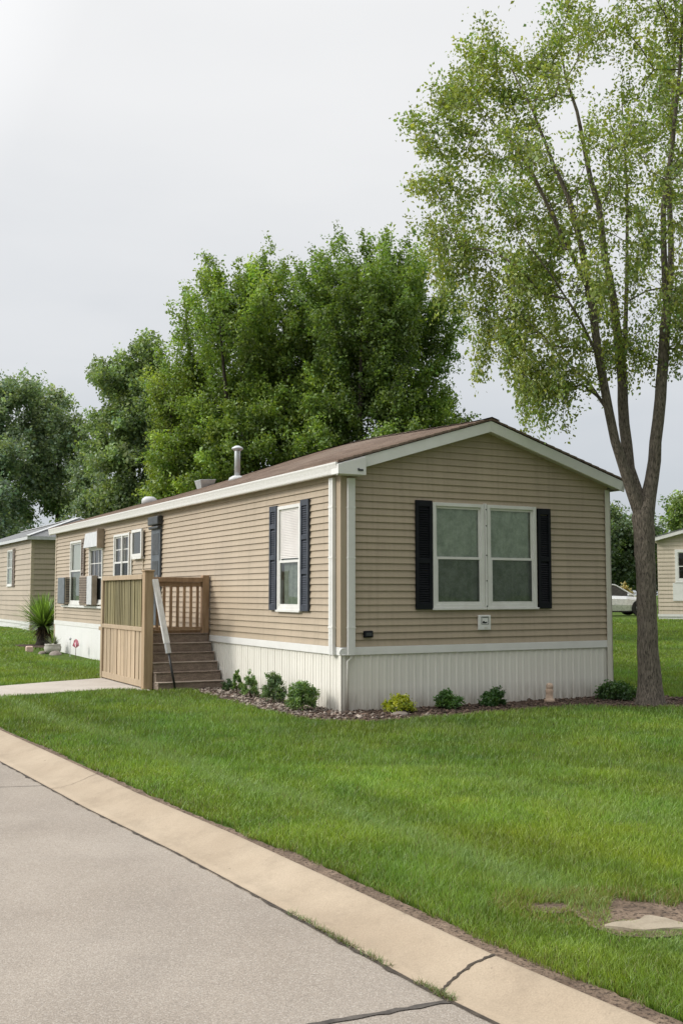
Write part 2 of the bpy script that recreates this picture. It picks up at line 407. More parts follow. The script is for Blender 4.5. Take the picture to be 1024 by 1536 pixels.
class Tree:
    """skeleton grown by joining each target spray to the nearest limb"""
    def __init__(s, rng):
        s.rng = rng; s.p = []; s.par = []; s.r = []; s.fixed = []; s.tips = []; s.tipsrc = []; s.plen = []
    def add(s, p, par, r=0):
        s.p.append(np.array(p, float)); s.par.append(par); s.r.append(r); s.fixed.append(r > 0)
        s.plen.append(0 if par < 0 else s.plen[par] + np.linalg.norm(s.p[-1] - s.p[par]))
        return len(s.p) - 1
    def limb(s, pts, rad, par=-1, step=.35):
        """polyline limb, resampled with slight wobble"""
        last = par; first = None
        for i in range(len(pts)):
            if i == 0:
                if par >= 0: continue
                last = s.add(pts[0], -1, rad[0]); continue
            a = np.array(pts[i - 1], float); b = np.array(pts[i], float)
            k = max(1, int(np.linalg.norm(b - a) / step))
            for j in range(1, k + 1):
                u = j / k
                q = a + (b - a) * u
                rr = rad[i - 1] + (rad[i] - rad[i - 1]) * u
                if not (i == len(pts) - 1 and j == k): q = q + s.rng.normal(size=3) * rr * (.025 if rr > .1 else .1)
                last = s.add(q, last, rr)
        return last
    def join(s, targets, step=.4, up=.12, wob=.05, cosw=.5, plw=.12):
        t = np.array(targets, float)
        seed = np.array(s.p)
        d0 = np.array([np.min(np.linalg.norm(seed - q, axis=1)) for q in t])
        P = np.zeros((len(seed) + len(t) * 12 + 100, 3)); L = np.zeros(len(P)); n = len(seed)
        P[:n] = seed; L[:n] = s.plen
        for i in np.argsort(d0):
            q = t[i]
            vec = q - P[:n]; d = np.linalg.norm(vec, axis=1) + 1e-6
            cost = d * (1.0 + cosw * (1 - vec[:, 2] / d)) + plw * L[:n]
            j = int(np.argmin(cost))
            a = P[j].copy(); dist = d[j]
            k = int(min(10, max(1, round(dist / step))))
            last = j
            for m in range(1, k + 1):
                u = m / k
                c = a + (q - a) * u + np.array([0, 0, up * dist * 4 * u * (1 - u) * .5])
                if m < k: c += s.rng.normal(size=3) * wob * dist * .5
                last = s.add(c, last)
                if n < len(P):
                    P[n] = c; L[n] = s.plen[last]; n += 1
            s.tips.append(last); s.tipsrc.append(int(i))
    def finish(s, r0=.006, ex=2.3):
        n = len(s.p); acc = np.zeros(n)
        for i in range(n - 1, -1, -1):
            if acc[i] == 0: acc[i] = r0 ** ex
            r = acc[i] ** (1 / ex)
            if not s.fixed[i]: s.r[i] = r
            if s.par[i] >= 0: acc[s.par[i]] += acc[i]
        for i in range(n):
            if not s.fixed[i] and s.par[i] >= 0: s.r[i] = min(s.r[i], s.r[s.par[i]] * .95)
    def wood(s, mb, minr=0.0, nmax=12, skip=None):
        n = len(s.p); kids = [[] for _ in range(n)]
        for i, q in enumerate(s.par):
            if q >= 0: kids[q].append(i)
        starts = [(i, None) for i in range(n) if s.par[i] < 0]
        while starts:
            i, frm = starts.pop()
            pts, rad = [], []
            if frm is not None:
                pts.append(s.p[frm]); rad.append(min(s.r[i] * 1.25, s.r[frm]))
            cur = i
            while True:
                pts.append(s.p[cur]); rad.append(s.r[cur])
                if not kids[cur]: break
                ks = sorted(kids[cur], key=lambda k: -s.r[k])
                for k in ks[1:]: starts.append((k, cur))
                cur = ks[0]
            if len(pts) < 2 or max(rad) < minr: continue
            m = max(rad); ns = nmax if m > .15 else 7 if m > .05 else 5 if m > .02 else 3
            mb.tube(pts, rad, ns, cap=False)
    def dirs(s):
        P = np.array(s.p); D = np.zeros_like(P)
        for i, q in enumerate(s.par):
            D[i] = P[i] - P[q] if q >= 0 else (0, 0, 1)
        return D / (np.linalg.norm(D, axis=1, keepdims=True) + 1e-9)

def spray(rng, T, per, sig, base, size, along=1.0, thin=.02, per_thin=0.0, vary=.3, hue=.12, droop=0.0, light=(1.25, 1.2, .9), mul=None):
    """leaf positions around the tips of a Tree"""
    P = np.array(T.p); D = T.dirs(); r = np.array(T.r)
    ids = np.array(T.tips)
    C = []; A = []; TI = []
    base = np.array(base)
    for ii, i in enumerate(ids):
        k = rng.poisson(per)
        if k == 0: continue
        d = D[i]
        off = np.clip(rng.normal(size=(k, 3)), -1.5, 1.5) * sig
        al = np.clip(rng.normal(size=(k, 1)), -1.6, 1.2) * sig * along
        c = P[i] + off * (.6) + d * (al - sig * along * .5)
        bri = math.exp(rng.normal() * vary * .6)
        tint = base * bri * np.exp(rng.normal(size=(k, 1)) * vary * .5)
        h = rng.normal(size=(k, 1)) * hue + rng.normal() * hue * .8
        tint = tint * np.concatenate([1 + h, 1 + h * .3, 1 - h * .5], axis=1)
        if mul is not None and ii < len(T.tipsrc): tint = tint * mul[T.tipsrc[ii]]
        fl = rng.random(k) < .08
        tint[fl] *= np.array(light)
        C.append(c); TI.append(np.clip(tint, .008, .6))
        A.append(d * .7 + rand_unit(rng, k) + np.array([0, 0, -droop]))
    if per_thin > 0:
        for i in np.where(r < thin)[0]:
            k = rng.poisson(per_thin)
            if k == 0: continue
            C.append(P[i] + rng.normal(size=(k, 3)) * sig * .55)
            tint = base * np.exp(rng.normal(size=(k, 1)) * vary * .7)
            TI.append(np.clip(tint * np.array([1, 1, 1]), .008, .6)); A.append(D[i] * .5 + rand_unit(rng, k) + np.array([0, 0, -droop]))
    C = np.concatenate(C); TI = np.concatenate(TI); A = np.concatenate(A)
    n = len(C)
    N = rand_unit(rng, n) + np.array([0, 0, .9])
    S = size * np.exp(rng.normal(size=n) * .25)
    return C, A, N, S, TI

# ------------------------------------------------------------------ camera, world, sun
cam = bpy.data.cameras.new('camera'); co = put(bpy.data.objects.new('camera', cam))
cam.sensor_fit = 'VERTICAL'; cam.sensor_height = 36; cam.sensor_width = 24; cam.lens = 1586 / 1536 * 36
cam.clip_end = 2000; cam.clip_start = .05
co.location = (0, 0, 1.55); co.rotation_euler = (R(90) + math.atan(122 / 1586), 0, 0)
scn.camera = co

sun_dir = Vector((-.86, -.06, .52)).normalized()     # towards the sun
elev = math.asin(sun_dir.z); az = math.atan2(sun_dir.x, sun_dir.y)
sl = bpy.data.lights.new('sun', 'SUN'); sl.energy = 2.0; sl.angle = R(14); sl.color = (1, .955, .88)
so = put(bpy.data.objects.new('sun', sl)); so.rotation_euler = sun_dir.to_track_quat('Z', 'Y').to_euler(); so.location = (-20, -5, 30)

w = bpy.data.worlds.new("World"); scn.world = w; w.use_nodes = True
nt = w.node_tree; nt.nodes.clear()
def wn(t, **k):
    o = nt.nodes.new(t)
    for a, v in k.items(): setattr(o, a, v)
    return o
out = wn('ShaderNodeOutputWorld')
sky = wn('ShaderNodeTexSky', sky_type='NISHITA', sun_disc=False); sky.sun_elevation = elev; sky.sun_rotation = az
b1 = wn('ShaderNodeBackground'); b1.inputs[1].default_value = .09
nt.links.new(sky.outputs[0], b1.inputs[0])
tc = wn('ShaderNodeTexCoord'); sx = wn('ShaderNodeSeparateXYZ'); nt.links.new(tc.outputs['Generated'], sx.inputs[0])
mp = wn('ShaderNodeMapping'); mp.inputs['Scale'].default_value = (1.0, 1.0, 3.2); mp.inputs['Rotation'].default_value = (0, R(12), 0)
nt.links.new(tc.outputs['Generated'], mp.inputs[0])
nz = wn('ShaderNodeTexNoise'); nz.inputs['Scale'].default_value = 1.9; nz.inputs['Detail'].default_value = 5; nz.inputs['Roughness'].default_value = .5
nt.links.new(mp.outputs[0], nz.inputs['Vector'])
ad = wn('ShaderNodeMath', operation='MULTIPLY_ADD'); nt.links.new(nz.outputs['Fac'], ad.inputs[0]); ad.inputs[1].default_value = .34; nt.links.new(sx.outputs[2], ad.inputs[2])
sb = wn('ShaderNodeMath', operation='SUBTRACT'); nt.links.new(ad.outputs[0], sb.inputs[0]); sb.inputs[1].default_value = .17
rp = wn('ShaderNodeValToRGB'); nt.links.new(sb.outputs[0], rp.inputs[0])
e = rp.color_ramp.elements
stops = [(0, (.58, .62, .665)), (.14, (.655, .69, .735)), (.26, (.83, .845, .865)), (.38, (.93, .935, .94)), (.50, (.985, .985, .985)), (.62, (.99, .99, .985)), (1, (.95, .95, .94))]
while len(e) < len(stops): e.new(.5)
for i, (p, c) in enumerate(stops): e[i].position = p; e[i].color = (*c, 1)
b2 = wn('ShaderNodeBackground'); nt.links.new(rp.outputs[0], b2.inputs[0])
# the cloud is brightest around the sun behind it and overhead
dt = wn('ShaderNodeVectorMath', operation='DOT_PRODUCT'); nt.links.new(tc.outputs['Generated'], dt.inputs[0]); dt.inputs[1].default_value = sun_dir
mr = wn('ShaderNodeMapRange'); nt.links.new(dt.outputs['Value'], mr.inputs[0])
mr.inputs[1].default_value = .38; mr.inputs[2].default_value = 1.0; mr.inputs[3].default_value = .98; mr.inputs[4].default_value = 1.9
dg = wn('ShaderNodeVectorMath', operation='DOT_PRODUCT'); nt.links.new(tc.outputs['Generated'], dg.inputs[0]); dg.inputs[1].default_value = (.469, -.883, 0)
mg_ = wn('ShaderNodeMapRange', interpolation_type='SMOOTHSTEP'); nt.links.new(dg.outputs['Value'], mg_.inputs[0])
mg_.inputs[1].default_value = -.15; mg_.inputs[2].default_value = .85; mg_.inputs[3].default_value = 1.0; mg_.inputs[4].default_value = .5  # out-of-view sky on the gable's side dimmed to darken the gable wall
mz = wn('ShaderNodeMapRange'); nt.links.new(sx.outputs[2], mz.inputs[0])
mz.inputs[1].default_value = .5; mz.inputs[2].default_value = .95; mz.inputs[3].default_value = 1.0; mz.inputs[4].default_value = 2.2  # overhead sky above the frame boosted to offset that dimming
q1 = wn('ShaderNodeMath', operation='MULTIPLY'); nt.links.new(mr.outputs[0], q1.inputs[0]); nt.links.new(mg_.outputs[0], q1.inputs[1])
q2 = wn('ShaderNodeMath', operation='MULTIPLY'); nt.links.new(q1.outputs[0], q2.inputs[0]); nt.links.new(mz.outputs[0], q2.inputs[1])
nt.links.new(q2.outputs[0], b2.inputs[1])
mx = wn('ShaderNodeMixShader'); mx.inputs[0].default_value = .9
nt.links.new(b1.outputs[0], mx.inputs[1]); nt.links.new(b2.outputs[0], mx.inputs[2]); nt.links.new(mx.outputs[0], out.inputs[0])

scn.view_settings.view_transform = 'Standard'; scn.view_settings.look = 'None'; scn.view_settings.exposure = 0
scn.cycles.max_bounces = 8; scn.cycles.transparent_max_bounces = 24; scn.cycles.diffuse_bounces = 4

# ------------------------------------------------------------------ kerb, road, ground
KO = np.array([(3.4, .55), (2.1, 2.55), (1.13, 3.95), (.66, 4.66), (-.04, 5.86), (-.7, 6.97), (-1.62, 8.42), (-2.56, 10.0), (-3.92, 12.25), (-6.5, 16.6), (-12, 25.9), (-30, 56.4), (-60, 107)])
def kerb_x(y): return np.interp(y, KO[:, 1], KO[:, 0])
def kerb_dist(x, y): return (x - kerb_x(y)) * .858
KT = np.gradient(KO, axis=0); KT /= np.linalg.norm(KT, axis=1, keepdims=True)
KN = np.stack([-KT[:, 1], KT[:, 0]], axis=1)                 # towards the road
KN[KN[:, 0] > 0] *= -1
def kw(y): return float(np.interp(y, [3, 12.5, 30], [.32, .45, .5]))
def dense(n=5):
    pts = []; nn = []
    for i in range(len(KO) - 1):
        for k in range(n):
            u = k / n; pts.append(KO[i] * (1 - u) + KO[i + 1] * u); nn.append(KN[i] * (1 - u) + KN[i + 1] * u)
    pts.append(KO[-1]); nn.append(KN[-1])
    return np.array(pts), np.array(nn)
DP, DN = dense()
RZ = -.085
prof = [(-.02, -.12), (-.018, -.006), (0.01, .004), (.05, .003), (.16, -.008), (.34, -.034), (.55, -.062), (.78, -.078), (1.0, -.080), (1.0, -.12)]
mb = MB()
rows = []
for p, n in zip(DP, DN):
    wd = kw(p[1])
    rows.append([(p[0] + n[0] * (d * wd if d > 0 else d), p[1] + n[1] * (d * wd if d > 0 else d), z) for d, z in prof])
for i in range(len(rows) - 1):
    for j in range(len(prof) - 1):
        mb.quad(rows[i][j], rows[i + 1][j], rows[i + 1][j + 1], rows[i][j + 1])
kerb = mb.build('kerb', M['kerb'], None)
bm = bmesh.new(); bm.from_mesh(kerb.data); bmesh.ops.remove_doubles(bm, verts=bm.verts, dist=1e-4); bmesh.ops.recalc_face_normals(bm, faces=bm.faces); bm.to_mesh(kerb.data); bm.free()
kerb.data.polygons.foreach_set('use_smooth', [True] * len(kerb.data.polygons))
tag(kerb, 'tan rolled concrete kerb between the road and the lawn', kind='structure')
def kerb_pt(p, n, d, lift):
    wd = kw(p[1]); z = float(np.interp(d, [q[0] for q in prof[2:-1]], [q[1] for q in prof[2:-1]]))
    return (p[0] + n[0] * d * wd, p[1] + n[1] * d * wd, z + lift)
def kerb_joint(y, width, slant, name='joint'):
    rng = random.Random(int(y * 10))
    m2 = MB(); prev = None
    base = np.array([kerb_x(y), y]); i = int(np.argmin(abs(DP[:, 1] - y))); n = DN[i]; tdir = np.array([-.52, .854])
    for k in range(25):
        d = k / 24
        c = base + tdir * (slant * (math.sin(d * 2.6) * .55 - d * .6) + rng.uniform(-.006, .006))
        wv = width * (.6 + .7 * rng.random())
        a = kerb_pt(c - tdir * wv * .5, n, d, .004); b = kerb_pt(c + tdir * wv * .5, n, d, .004)
        if prev: m2.quad(prev[0], prev[1], b, a)
        prev = (a, b)
    m2.build(name, M['crack'], kerb)
kerb_joint(4.66, .016, .16, 'crack')
kerb_joint(9.2, .005, .0)
kerb_joint(13.9, .006, .0)

mb = MB()
far = 11.0
for i in range(len(DP) - 1):
    a = DP[i] + DN[i] * (kw(DP[i][1]) - .01); b = DP[i + 1] + DN[i + 1] * (kw(DP[i + 1][1]) - .01)
    mb.quad((a[0], a[1], RZ), (b[0], b[1], RZ), (b[0] + DN[i + 1][0] * far, b[1] + DN[i + 1][1] * far, RZ), (a[0] + DN[i][0] * far, a[1] + DN[i][1] * far, RZ))
a = DP[0] + DN[0] * .3; n0 = DN[0]; t0 = np.array([.55, -.835]) * 60
mb.quad((a[0], a[1], RZ), (a[0] + t0[0], a[1] + t0[1], RZ), (a[0] + t0[0] + n0[0] * far, a[1] + t0[1] + n0[1] * far, RZ), (a[0] + n0[0] * far, a[1] + n0[1] * far, RZ))
road = mb.build('road', M['road'], None)
tag(road, 'worn pale grey aggregate road', kind='structure')
def road_strip(pts, width, mat, name, seed):
    rng = random.Random(seed); m2 = MB(); prev = None
    P = []
    for i in range(len(pts) - 1):
        for k in range(14):
            u = k / 14; P.append(np.array(pts[i]) * (1 - u) + np.array(pts[i + 1]) * u)
    P.append(np.array(pts[-1]))
    for i, p in enumerate(P):
        d = P[min(i + 1, len(P) - 1)] - P[max(i - 1, 0)]; d = d / np.linalg.norm(d); nn = np.array([-d[1], d[0]])
        q = p + nn * rng.uniform(-.006, .006); wv = width * rng.uniform(.55, 1.2)
        a = (*(q - nn * wv / 2), RZ + .004); b = (*(q + nn * wv / 2), RZ + .004)
        if prev: m2.quad(prev[0], prev[1], b, a)
        prev = (a, b)
    return m2.build(name, mat, road)
road_strip([(-2.2, 3.35), (-.9, 3.85), (-.16, 4.13), (.43, 4.38)], .034, M['tar'], 'tar_joint', 1)
road_strip([(-6.2, 8.6), (-4.2, 8.85), (-2.93, 9.08), (-2.52, 9.16)], .012, M['tar'], 'tar_joint', 2)
# dark gritty edge where the road meets the kerb
m2 = MB(); rng_ = random.Random(4); prev = None
edge = [p for p in np.arange(3.0, 26, .06)]
for y in edge:
    i = int(np.argmin(abs(DP[:, 1] - y))); n = DN[i]
    c = np.array([kerb_x(y), y]) + n * kw(y)
    wv = .003 + .014 * max(0, rng_.gauss(.1, .5)) + (.006 if y < 6 else 0)
    a = (c[0] - n[0] * .004, c[1] - n[1] * .004, RZ + .0085); b = (c[0] + n[0] * wv, c[1] + n[1] * wv, RZ + .005)
    if prev: m2.quad(prev[0], prev[1], b, a)
    prev = (a, b)
m2.build('edge_grit', M['crack'], road)

# lawn sheet: rows follow the kerb and reach the horizon
dist = [0, .25, .6, 1.2, 2, 3, 4.5, 6.5, 9, 12, 16, 21, 27, 34, 42, 55, 75, 110, 180, 400]
KX = np.vstack([[KO[0] + np.array([.55, -.835]) * 80], [KO[0] + np.array([.55, -.835]) * 20], DP, [KO[-1] + np.array([-.51, .86]) * 60], [KO[-1] + np.array([-.51, .86]) * 400]])
KXd = np.array([-.513, .858])
mb = MB(); vid = {}
nrm = np.array([.858, .513])
for i, p in enumerate(KX):
    for j, d in enumerate(dist):
        q = p + nrm * d
        vid[i, j] = len(mb.v); mb.v.append((q[0], q[1], float(ground_z(q[0], q[1])) + (-.004 if j else -.012)))
for i in range(len(KX) - 1):
    for j in range(len(dist) - 1):
        mb.f.append((vid[i, j], vid[i + 1, j], vid[i + 1, j + 1], vid[i, j + 1]))
lawn = mb.build('lawn_ground', M['lawn'], None, smooth=True)
tag(lawn, 'mown green lawn ground around the homes', kind='structure')
mb = MB(); mb.quad((-600, -600, -.35), (600, -600, -.35), (600, 900, -.35), (-600, 900, -.35))
tag(mb.build('terrain', M['lawn']), 'flat green land out to the horizon', kind='structure')

# path from the road to the porch
mb = MB()
pa = [(-5.62, 15.28), (-5.14, 15.95), (-4.3, 16.72), (-3.63, 17.3), (-3.05, 17.05)]
pb = [(-6.62, 16.8), (-5.72, 17.75), (-5.1, 18.6), (-4.4, 19.4), (-4.25, 19.75)]
for i in range(4):
    z = .012
    mb.quad((*pa[i], z), (*pa[i + 1], z), (*pb[i + 1], z), (*pb[i], z))
    mb.quad((*pa[i], z), (*pa[i + 1], z), (*pa[i + 1], -.05), (*pa[i], -.05))
    mb.quad((*pb[i], z), (*pb[i + 1], z), (*pb[i + 1], -.05), (*pb[i], -.05))
tag(mb.build('path', M['path']), 'pale concrete path from the road to the porch', kind='structure')
PATH = np.array(pa + pb[::-1])

def poly_mask(x, y, poly):
    ins = np.zeros(len(x), bool); n = len(poly); j = n - 1
    for i in range(n):
        xi, yi = poly[i]; xj, yj = poly[j]
        c = ((yi > y) != (yj > y)) & (x < (xj - xi) * (y - yi) / (yj - yi + 1e-12) + xi)
        ins ^= c; j = i
    return ins

BED = [(0.1, 4.35), (-.5, 4.35), (-.66, 3.6), (-.75, 2.2), (-.82, .5), (-.8, -.55), (-.55, -1.0), (-.1, -1.15), (.6, -1.13), (1.2, -1.05), (2.2, -.92), (3.0, -.9), (3.6, -1.2), (4.1, -1.62), (4.6, -1.72), (5.2, -1.5), (5.5, -1.0), (5.2, -.3), (4.9, .5), (4.72, 1.2), (4.5, 1.2), (4.5, .1)]
def smooth_poly(P, it=2):
    P = [np.array(p, float) for p in P]
    for _ in range(it):
        Q = []
        for i in range(len(P)):
            a, b = P[i], P[(i + 1) % len(P)]; Q += [a * .75 + b * .25, a * .25 + b * .75]
        P = Q
    return P
bedw = np.array([hw(*p)[:2] for p in smooth_poly(BED, 2)])
bm = bmesh.new()
rb = random.Random(3)
vs = [bm.verts.new((p[0] + rb.uniform(-.03, .03), p[1] + rb.uniform(-.03, .03), .006)) for p in bedw]
bm.faces.new(vs); bmesh.ops.triangulate(bm, faces=bm.faces)
me = bpy.data.meshes.new('mulch_bed'); bm.to_mesh(me); bm.free(); me.materials.append(M['mulch'])
tag(put(bpy.data.objects.new('mulch_bed', me)), 'narrow brown mulch bed along the home', kind='structure')
# small bed around the spiky plant by the far end
def disc(name, cx, cy, rx, ry, z, mat, seed, parent=None, rot=0, kind='structure', label=None, jit=.12):
    rg = random.Random(seed); m = MB(); pts = []
    for k in range(40):
        a = 2 * math.pi * k / 40; q = 1 + jit * (math.sin(a * 3 + seed) * .5 + rg.uniform(-.5, .5))
        x = rx * math.cos(a) * q; y = ry * math.sin(a) * q
        pts.append((cx + x * math.cos(rot) - y * math.sin(rot), cy + x * math.sin(rot) + y * math.cos(rot), z))
    b = len(m.v); m.v += pts + [(cx, cy, z + .004)]
    for k in range(40): m.f.append((b + k, b + (k + 1) % 40, b + 40))
    o = m.build(name, mat, parent)
    if kind: tag(o, label, kind=kind)
    return o
YU = (-8.45, 30.2)
zy = float(ground_z(*YU))
disc('plant_bed', -8.3, 29.6, 1.15, .6, zy + .03, M['mulch'], 5, rot=R(-42), label='brown mulch around the spiky plant')
mb = MB(); mb.quad(hw(-.62, 11.9, .012), hw(-.02, 11.9, .012), hw(-.02, 16.3, .014), hw(-.85, 16.3, .014)); tag(mb.build('mulch_bed', M['mulch']), 'brown mulch along the plain white skirting', kind='structure')
# bare earth in the lawn
disc('bare_soil', 1.55, 5.25, .46, .33, .003, M['soil'], 2, rot=R(12), label='bare brown soil patch in the lawn')
disc('bare_soil', 1.02, 5.36, .14, .09, .003, M['soil'], 6, label='small dry bare patch in the lawn')
# soil strip along the kerb
m2 = MB(); prev = None; rg = random.Random(9)
for y in np.arange(2.0, 17, .05):
    x = float(kerb_x(y)); wv = .035 + .035 * max(0, math.sin(y * 3.1) * .5 + rg.uniform(-.3, .9)) + (.05 if y < 6.5 else 0)
    a = (x - .01, y - .006, -.001); b = (x + .858 * wv, y + .513 * wv, .004)
    if prev: m2.quad(prev[0], prev[1], b, a)
    prev = (a, b)
tag(m2.build('soil_strip', M['soil']), 'dry soil edge between kerb and lawn', kind='structure')

# ------------------------------------------------------------------ grass
rng = np.random.default_rng(11)
def vnoise(x, y, s, seed):
    g = np.random.default_rng(seed).random((64, 64))
    X = x * s; Y = y * s; xi = np.floor(X).astype(int); yi = np.floor(Y).astype(int); fx = X - xi; fy = Y - yi
    fx = fx * fx * (3 - 2 * fx); fy = fy * fy * (3 - 2 * fy)
    a = g[xi % 64, yi % 64]; b = g[(xi + 1) % 64, yi % 64]; c = g[xi % 64, (yi + 1) % 64]; d = g[(xi + 1) % 64, (yi + 1) % 64]
    return (a * (1 - fx) + b * fx) * (1 - fy) + (c * (1 - fx) + d * fx) * fy
def keep_grass(x, y):
    d = kerb_dist(x, y); s, t = to_st(x, y)
    ed = .02 + .075 * vnoise(x, y, 5.0, 1) + np.where(y < 6.5, .035, 0)
    k = d > ed
    k &= ~((s > -.02) & (s < 4.68) & (t > -.02) & (t < 16.25))
    k &= ~((s > -1.3) & (s < .05) & (t > 4.0) & (t < 7.5))
    wob = (vnoise(x, y, 6, 2) - .5) * .16
    k &= ~poly_mask(x + wob, y + wob, bedw)
    k &= ~poly_mask(x + wob * .25, y, PATH)
    e1 = ((x - 1.58) / .36) ** 2 + ((y - 5.24) / .25) ** 2 + (vnoise(x, y, 8, 3) - .5) * 2.0
    e2 = ((x - 1.03) / .09) ** 2 + ((y - 5.37) / .05) ** 2 + (vnoise(x, y, 12, 4) - .5) * 1.0
    k &= (e1 > 1) & (e2 > 1)
    c, sn = math.cos(R(42)), math.sin(R(42)); xx = x + 8.3; yy = y - 29.6
    k &= ~((s > -.85) & (s < .1) & (t > 11.9) & (t < 16.4))
    k &= ((xx * c - yy * sn) / 1.1) ** 2 + ((xx * sn + yy * c) / .55) ** 2 > 1
    return k
def grass(name, n, r0, r1, ang, nseg, wmul, hmul, label):
    lr = rng.uniform(math.log(r0), math.log(r1), n); an = rng.uniform(-ang, ang, n)
    r = np.exp(lr); x = r * np.sin(an); y = r * np.cos(an)
    k = keep_grass(x, y); x = x[k]; y = y[k]; r = r[k]; n = len(x)
    d = kerb_dist(x, y)
    z = ground_z(x, y) - .008
    big = vnoise(x, y, .55, 21); mid = vnoise(x, y, 2.2, 22); fin = vnoise(x, y, 9, 23)
    h = (.036 + .026 * mid + .022 * rng.random(n)) * hmul * np.clip(.55 + d * 1.6, .55, 1)
    h = h * (1 - .6 * np.exp(-(((x - 1.45) / .55) ** 2 + ((y - 4.95) / .38) ** 2) ** 2)) * (1 - .5 * np.exp(-(((x - 1.02) / .2) ** 2 + ((y - 5.25) / .2) ** 2) ** 2))
    wd = .0034 * (r / 5) ** .8 * wmul
    base = np.array([.192, .292, .042])
    tint = np.repeat(base[None], n, 0) * np.exp(rng.normal(size=(n, 1)) * .22) * (.58 + .45 * big + .30 * mid + .26 * fin)[:, None]
    hs = (vnoise(x, y, .9, 41) - .5)[:, None] * .32 + (vnoise(x, y, 3.3, 42) - .5)[:, None] * .25
    tint = tint * np.concatenate([1 + hs, 1 + hs * .25, 1 - hs * .6], axis=1)
    # mower tracks run along the kerb
    dd = d + (vnoise(x, y, .8, 31) - .5) * .22
    stripe = np.exp(-((dd - .86) / .16) ** 2) + .45 * np.exp(-((dd - 2.6) / .22) ** 2) + .3 * np.exp(-((dd - 4.3) / .25) ** 2)
    dark = .5 * np.exp(-((dd - 1.3) / .26) ** 2) + .3 * np.exp(-((dd - 3.2) / .35) ** 2)
    tint = tint * (1 - .35 * dark)[:, None]
    pale = np.array([.27, .38, .125])
    tint = tint * (1 - .9 * stripe[:, None]) + pale * (.9 * stripe)[:, None] * np.exp(rng.normal(size=(n, 1)) * .15)
    clump = vnoise(x, y, 5.5, 61); dk = clump > .80; tint[dk] *= np.array([.86, .90, .9]); lt = clump < .14; tint[lt] = tint[lt] * np.array([1.12, 1.08, 1.0])
    yl = (rng.random(n) < .05 + .25 * np.exp(-d / .12)); tint[yl] = np.array([.26, .235, .085]) * (.6 + .6 * rng.random((yl.sum(), 1)))
    near_patch = ((x - 1.45) / .75) ** 2 + ((y - 5.33) / .3) ** 2 < 1
    yl2 = near_patch & (rng.random(n) < .3); tint[yl2] = np.array([.30, .25, .10])
    tint = np.clip(tint, .01, .5)
    th = rng.uniform(0, 2 * math.pi, n); lean = rng.normal(.5, .35, n) * h
    ld = np.stack([np.cos(th), np.sin(th)], 1) + np.array([.12, -.22]) * (1 + stripe[:, None])
    wdir = rng.uniform(0, 2 * math.pi, n); wx = np.cos(wdir) * wd * .5; wy = np.sin(wdir) * wd * .5 * .5
    P = np.stack([x, y, z], 1); Wv = np.stack([wx, wy, np.zeros(n)], 1)
    tip = P + np.concatenate([ld * lean[:, None], h[:, None]], 1)
    if nseg == 1:
        v = np.stack([P - Wv, P + Wv, tip], 1).reshape(-1, 3)
        f = np.arange(n * 3).reshape(n, 3)
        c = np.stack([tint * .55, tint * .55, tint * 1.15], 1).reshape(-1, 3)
    else:
        midp = P + np.concatenate([ld * lean[:, None] * .3, h[:, None] * .6], 1)
        v = np.stack([P - Wv, P + Wv, midp + Wv * .8, midp - Wv * .8, tip], 1).reshape(-1, 3)
        b = np.arange(n)[:, None] * 5
        f = np.concatenate([b + np.array([[0, 1, 2]]), b + np.array([[0, 2, 3]]), b + np.array([[3, 2, 4]])], 0)
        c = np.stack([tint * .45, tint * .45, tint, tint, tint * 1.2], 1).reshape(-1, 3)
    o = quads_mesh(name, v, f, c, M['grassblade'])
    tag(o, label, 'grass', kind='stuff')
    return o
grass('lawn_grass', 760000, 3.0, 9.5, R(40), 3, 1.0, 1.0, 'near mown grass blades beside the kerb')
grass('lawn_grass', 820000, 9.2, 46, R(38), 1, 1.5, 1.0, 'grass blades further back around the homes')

def tuft_strip(name, y0, y1, n, hgt, label):
    y = rng.uniform(y0, y1, n); off = np.abs(rng.normal(size=n)) * .014
    W_ = np.array([kw(q) for q in y]); x = kerb_x(y) + (-.858) * (W_ - .012 + rng.normal(size=n) * .012); y2 = y - .513 * W_ + rng.normal(size=n) * .01
    dn = vnoise(x, y2, 9, 51); k = rng.random(n) < dn * 1.2; x = x[k]; y2 = y2[k]; n = len(x)
    P = np.stack([x, y2, np.full(n, RZ + .006)], 1); th = rng.uniform(0, 6.28, n); h = hgt * rng.uniform(.4, 1.2, n)
    tip = P + np.stack([np.cos(th) * h * .9, np.sin(th) * h * .9, h * .7], 1); sd = np.stack([-np.sin(th), np.cos(th), np.zeros(n)], 1) * .0022
    v = np.stack([P - sd, P + sd, tip], 1).reshape(-1, 3); t_ = np.repeat(np.where(rng.random((n, 1)) < .45, np.array([[.20, .165, .08]]), np.array([[.12, .18, .035]])), 3, 0)
    tag(quads_mesh(name, v, np.arange(n * 3).reshape(n, 3), t_, M['grassblade']), label, 'weeds', kind='stuff')
tuft_strip('gutter_weeds', 4.95, 5.75, 900, .035, 'low weeds growing in the gap between road and kerb')
tuft_strip('gutter_weeds', 4.55, 4.75, 260, .035, 'small weed tuft at the cracked kerb joint')
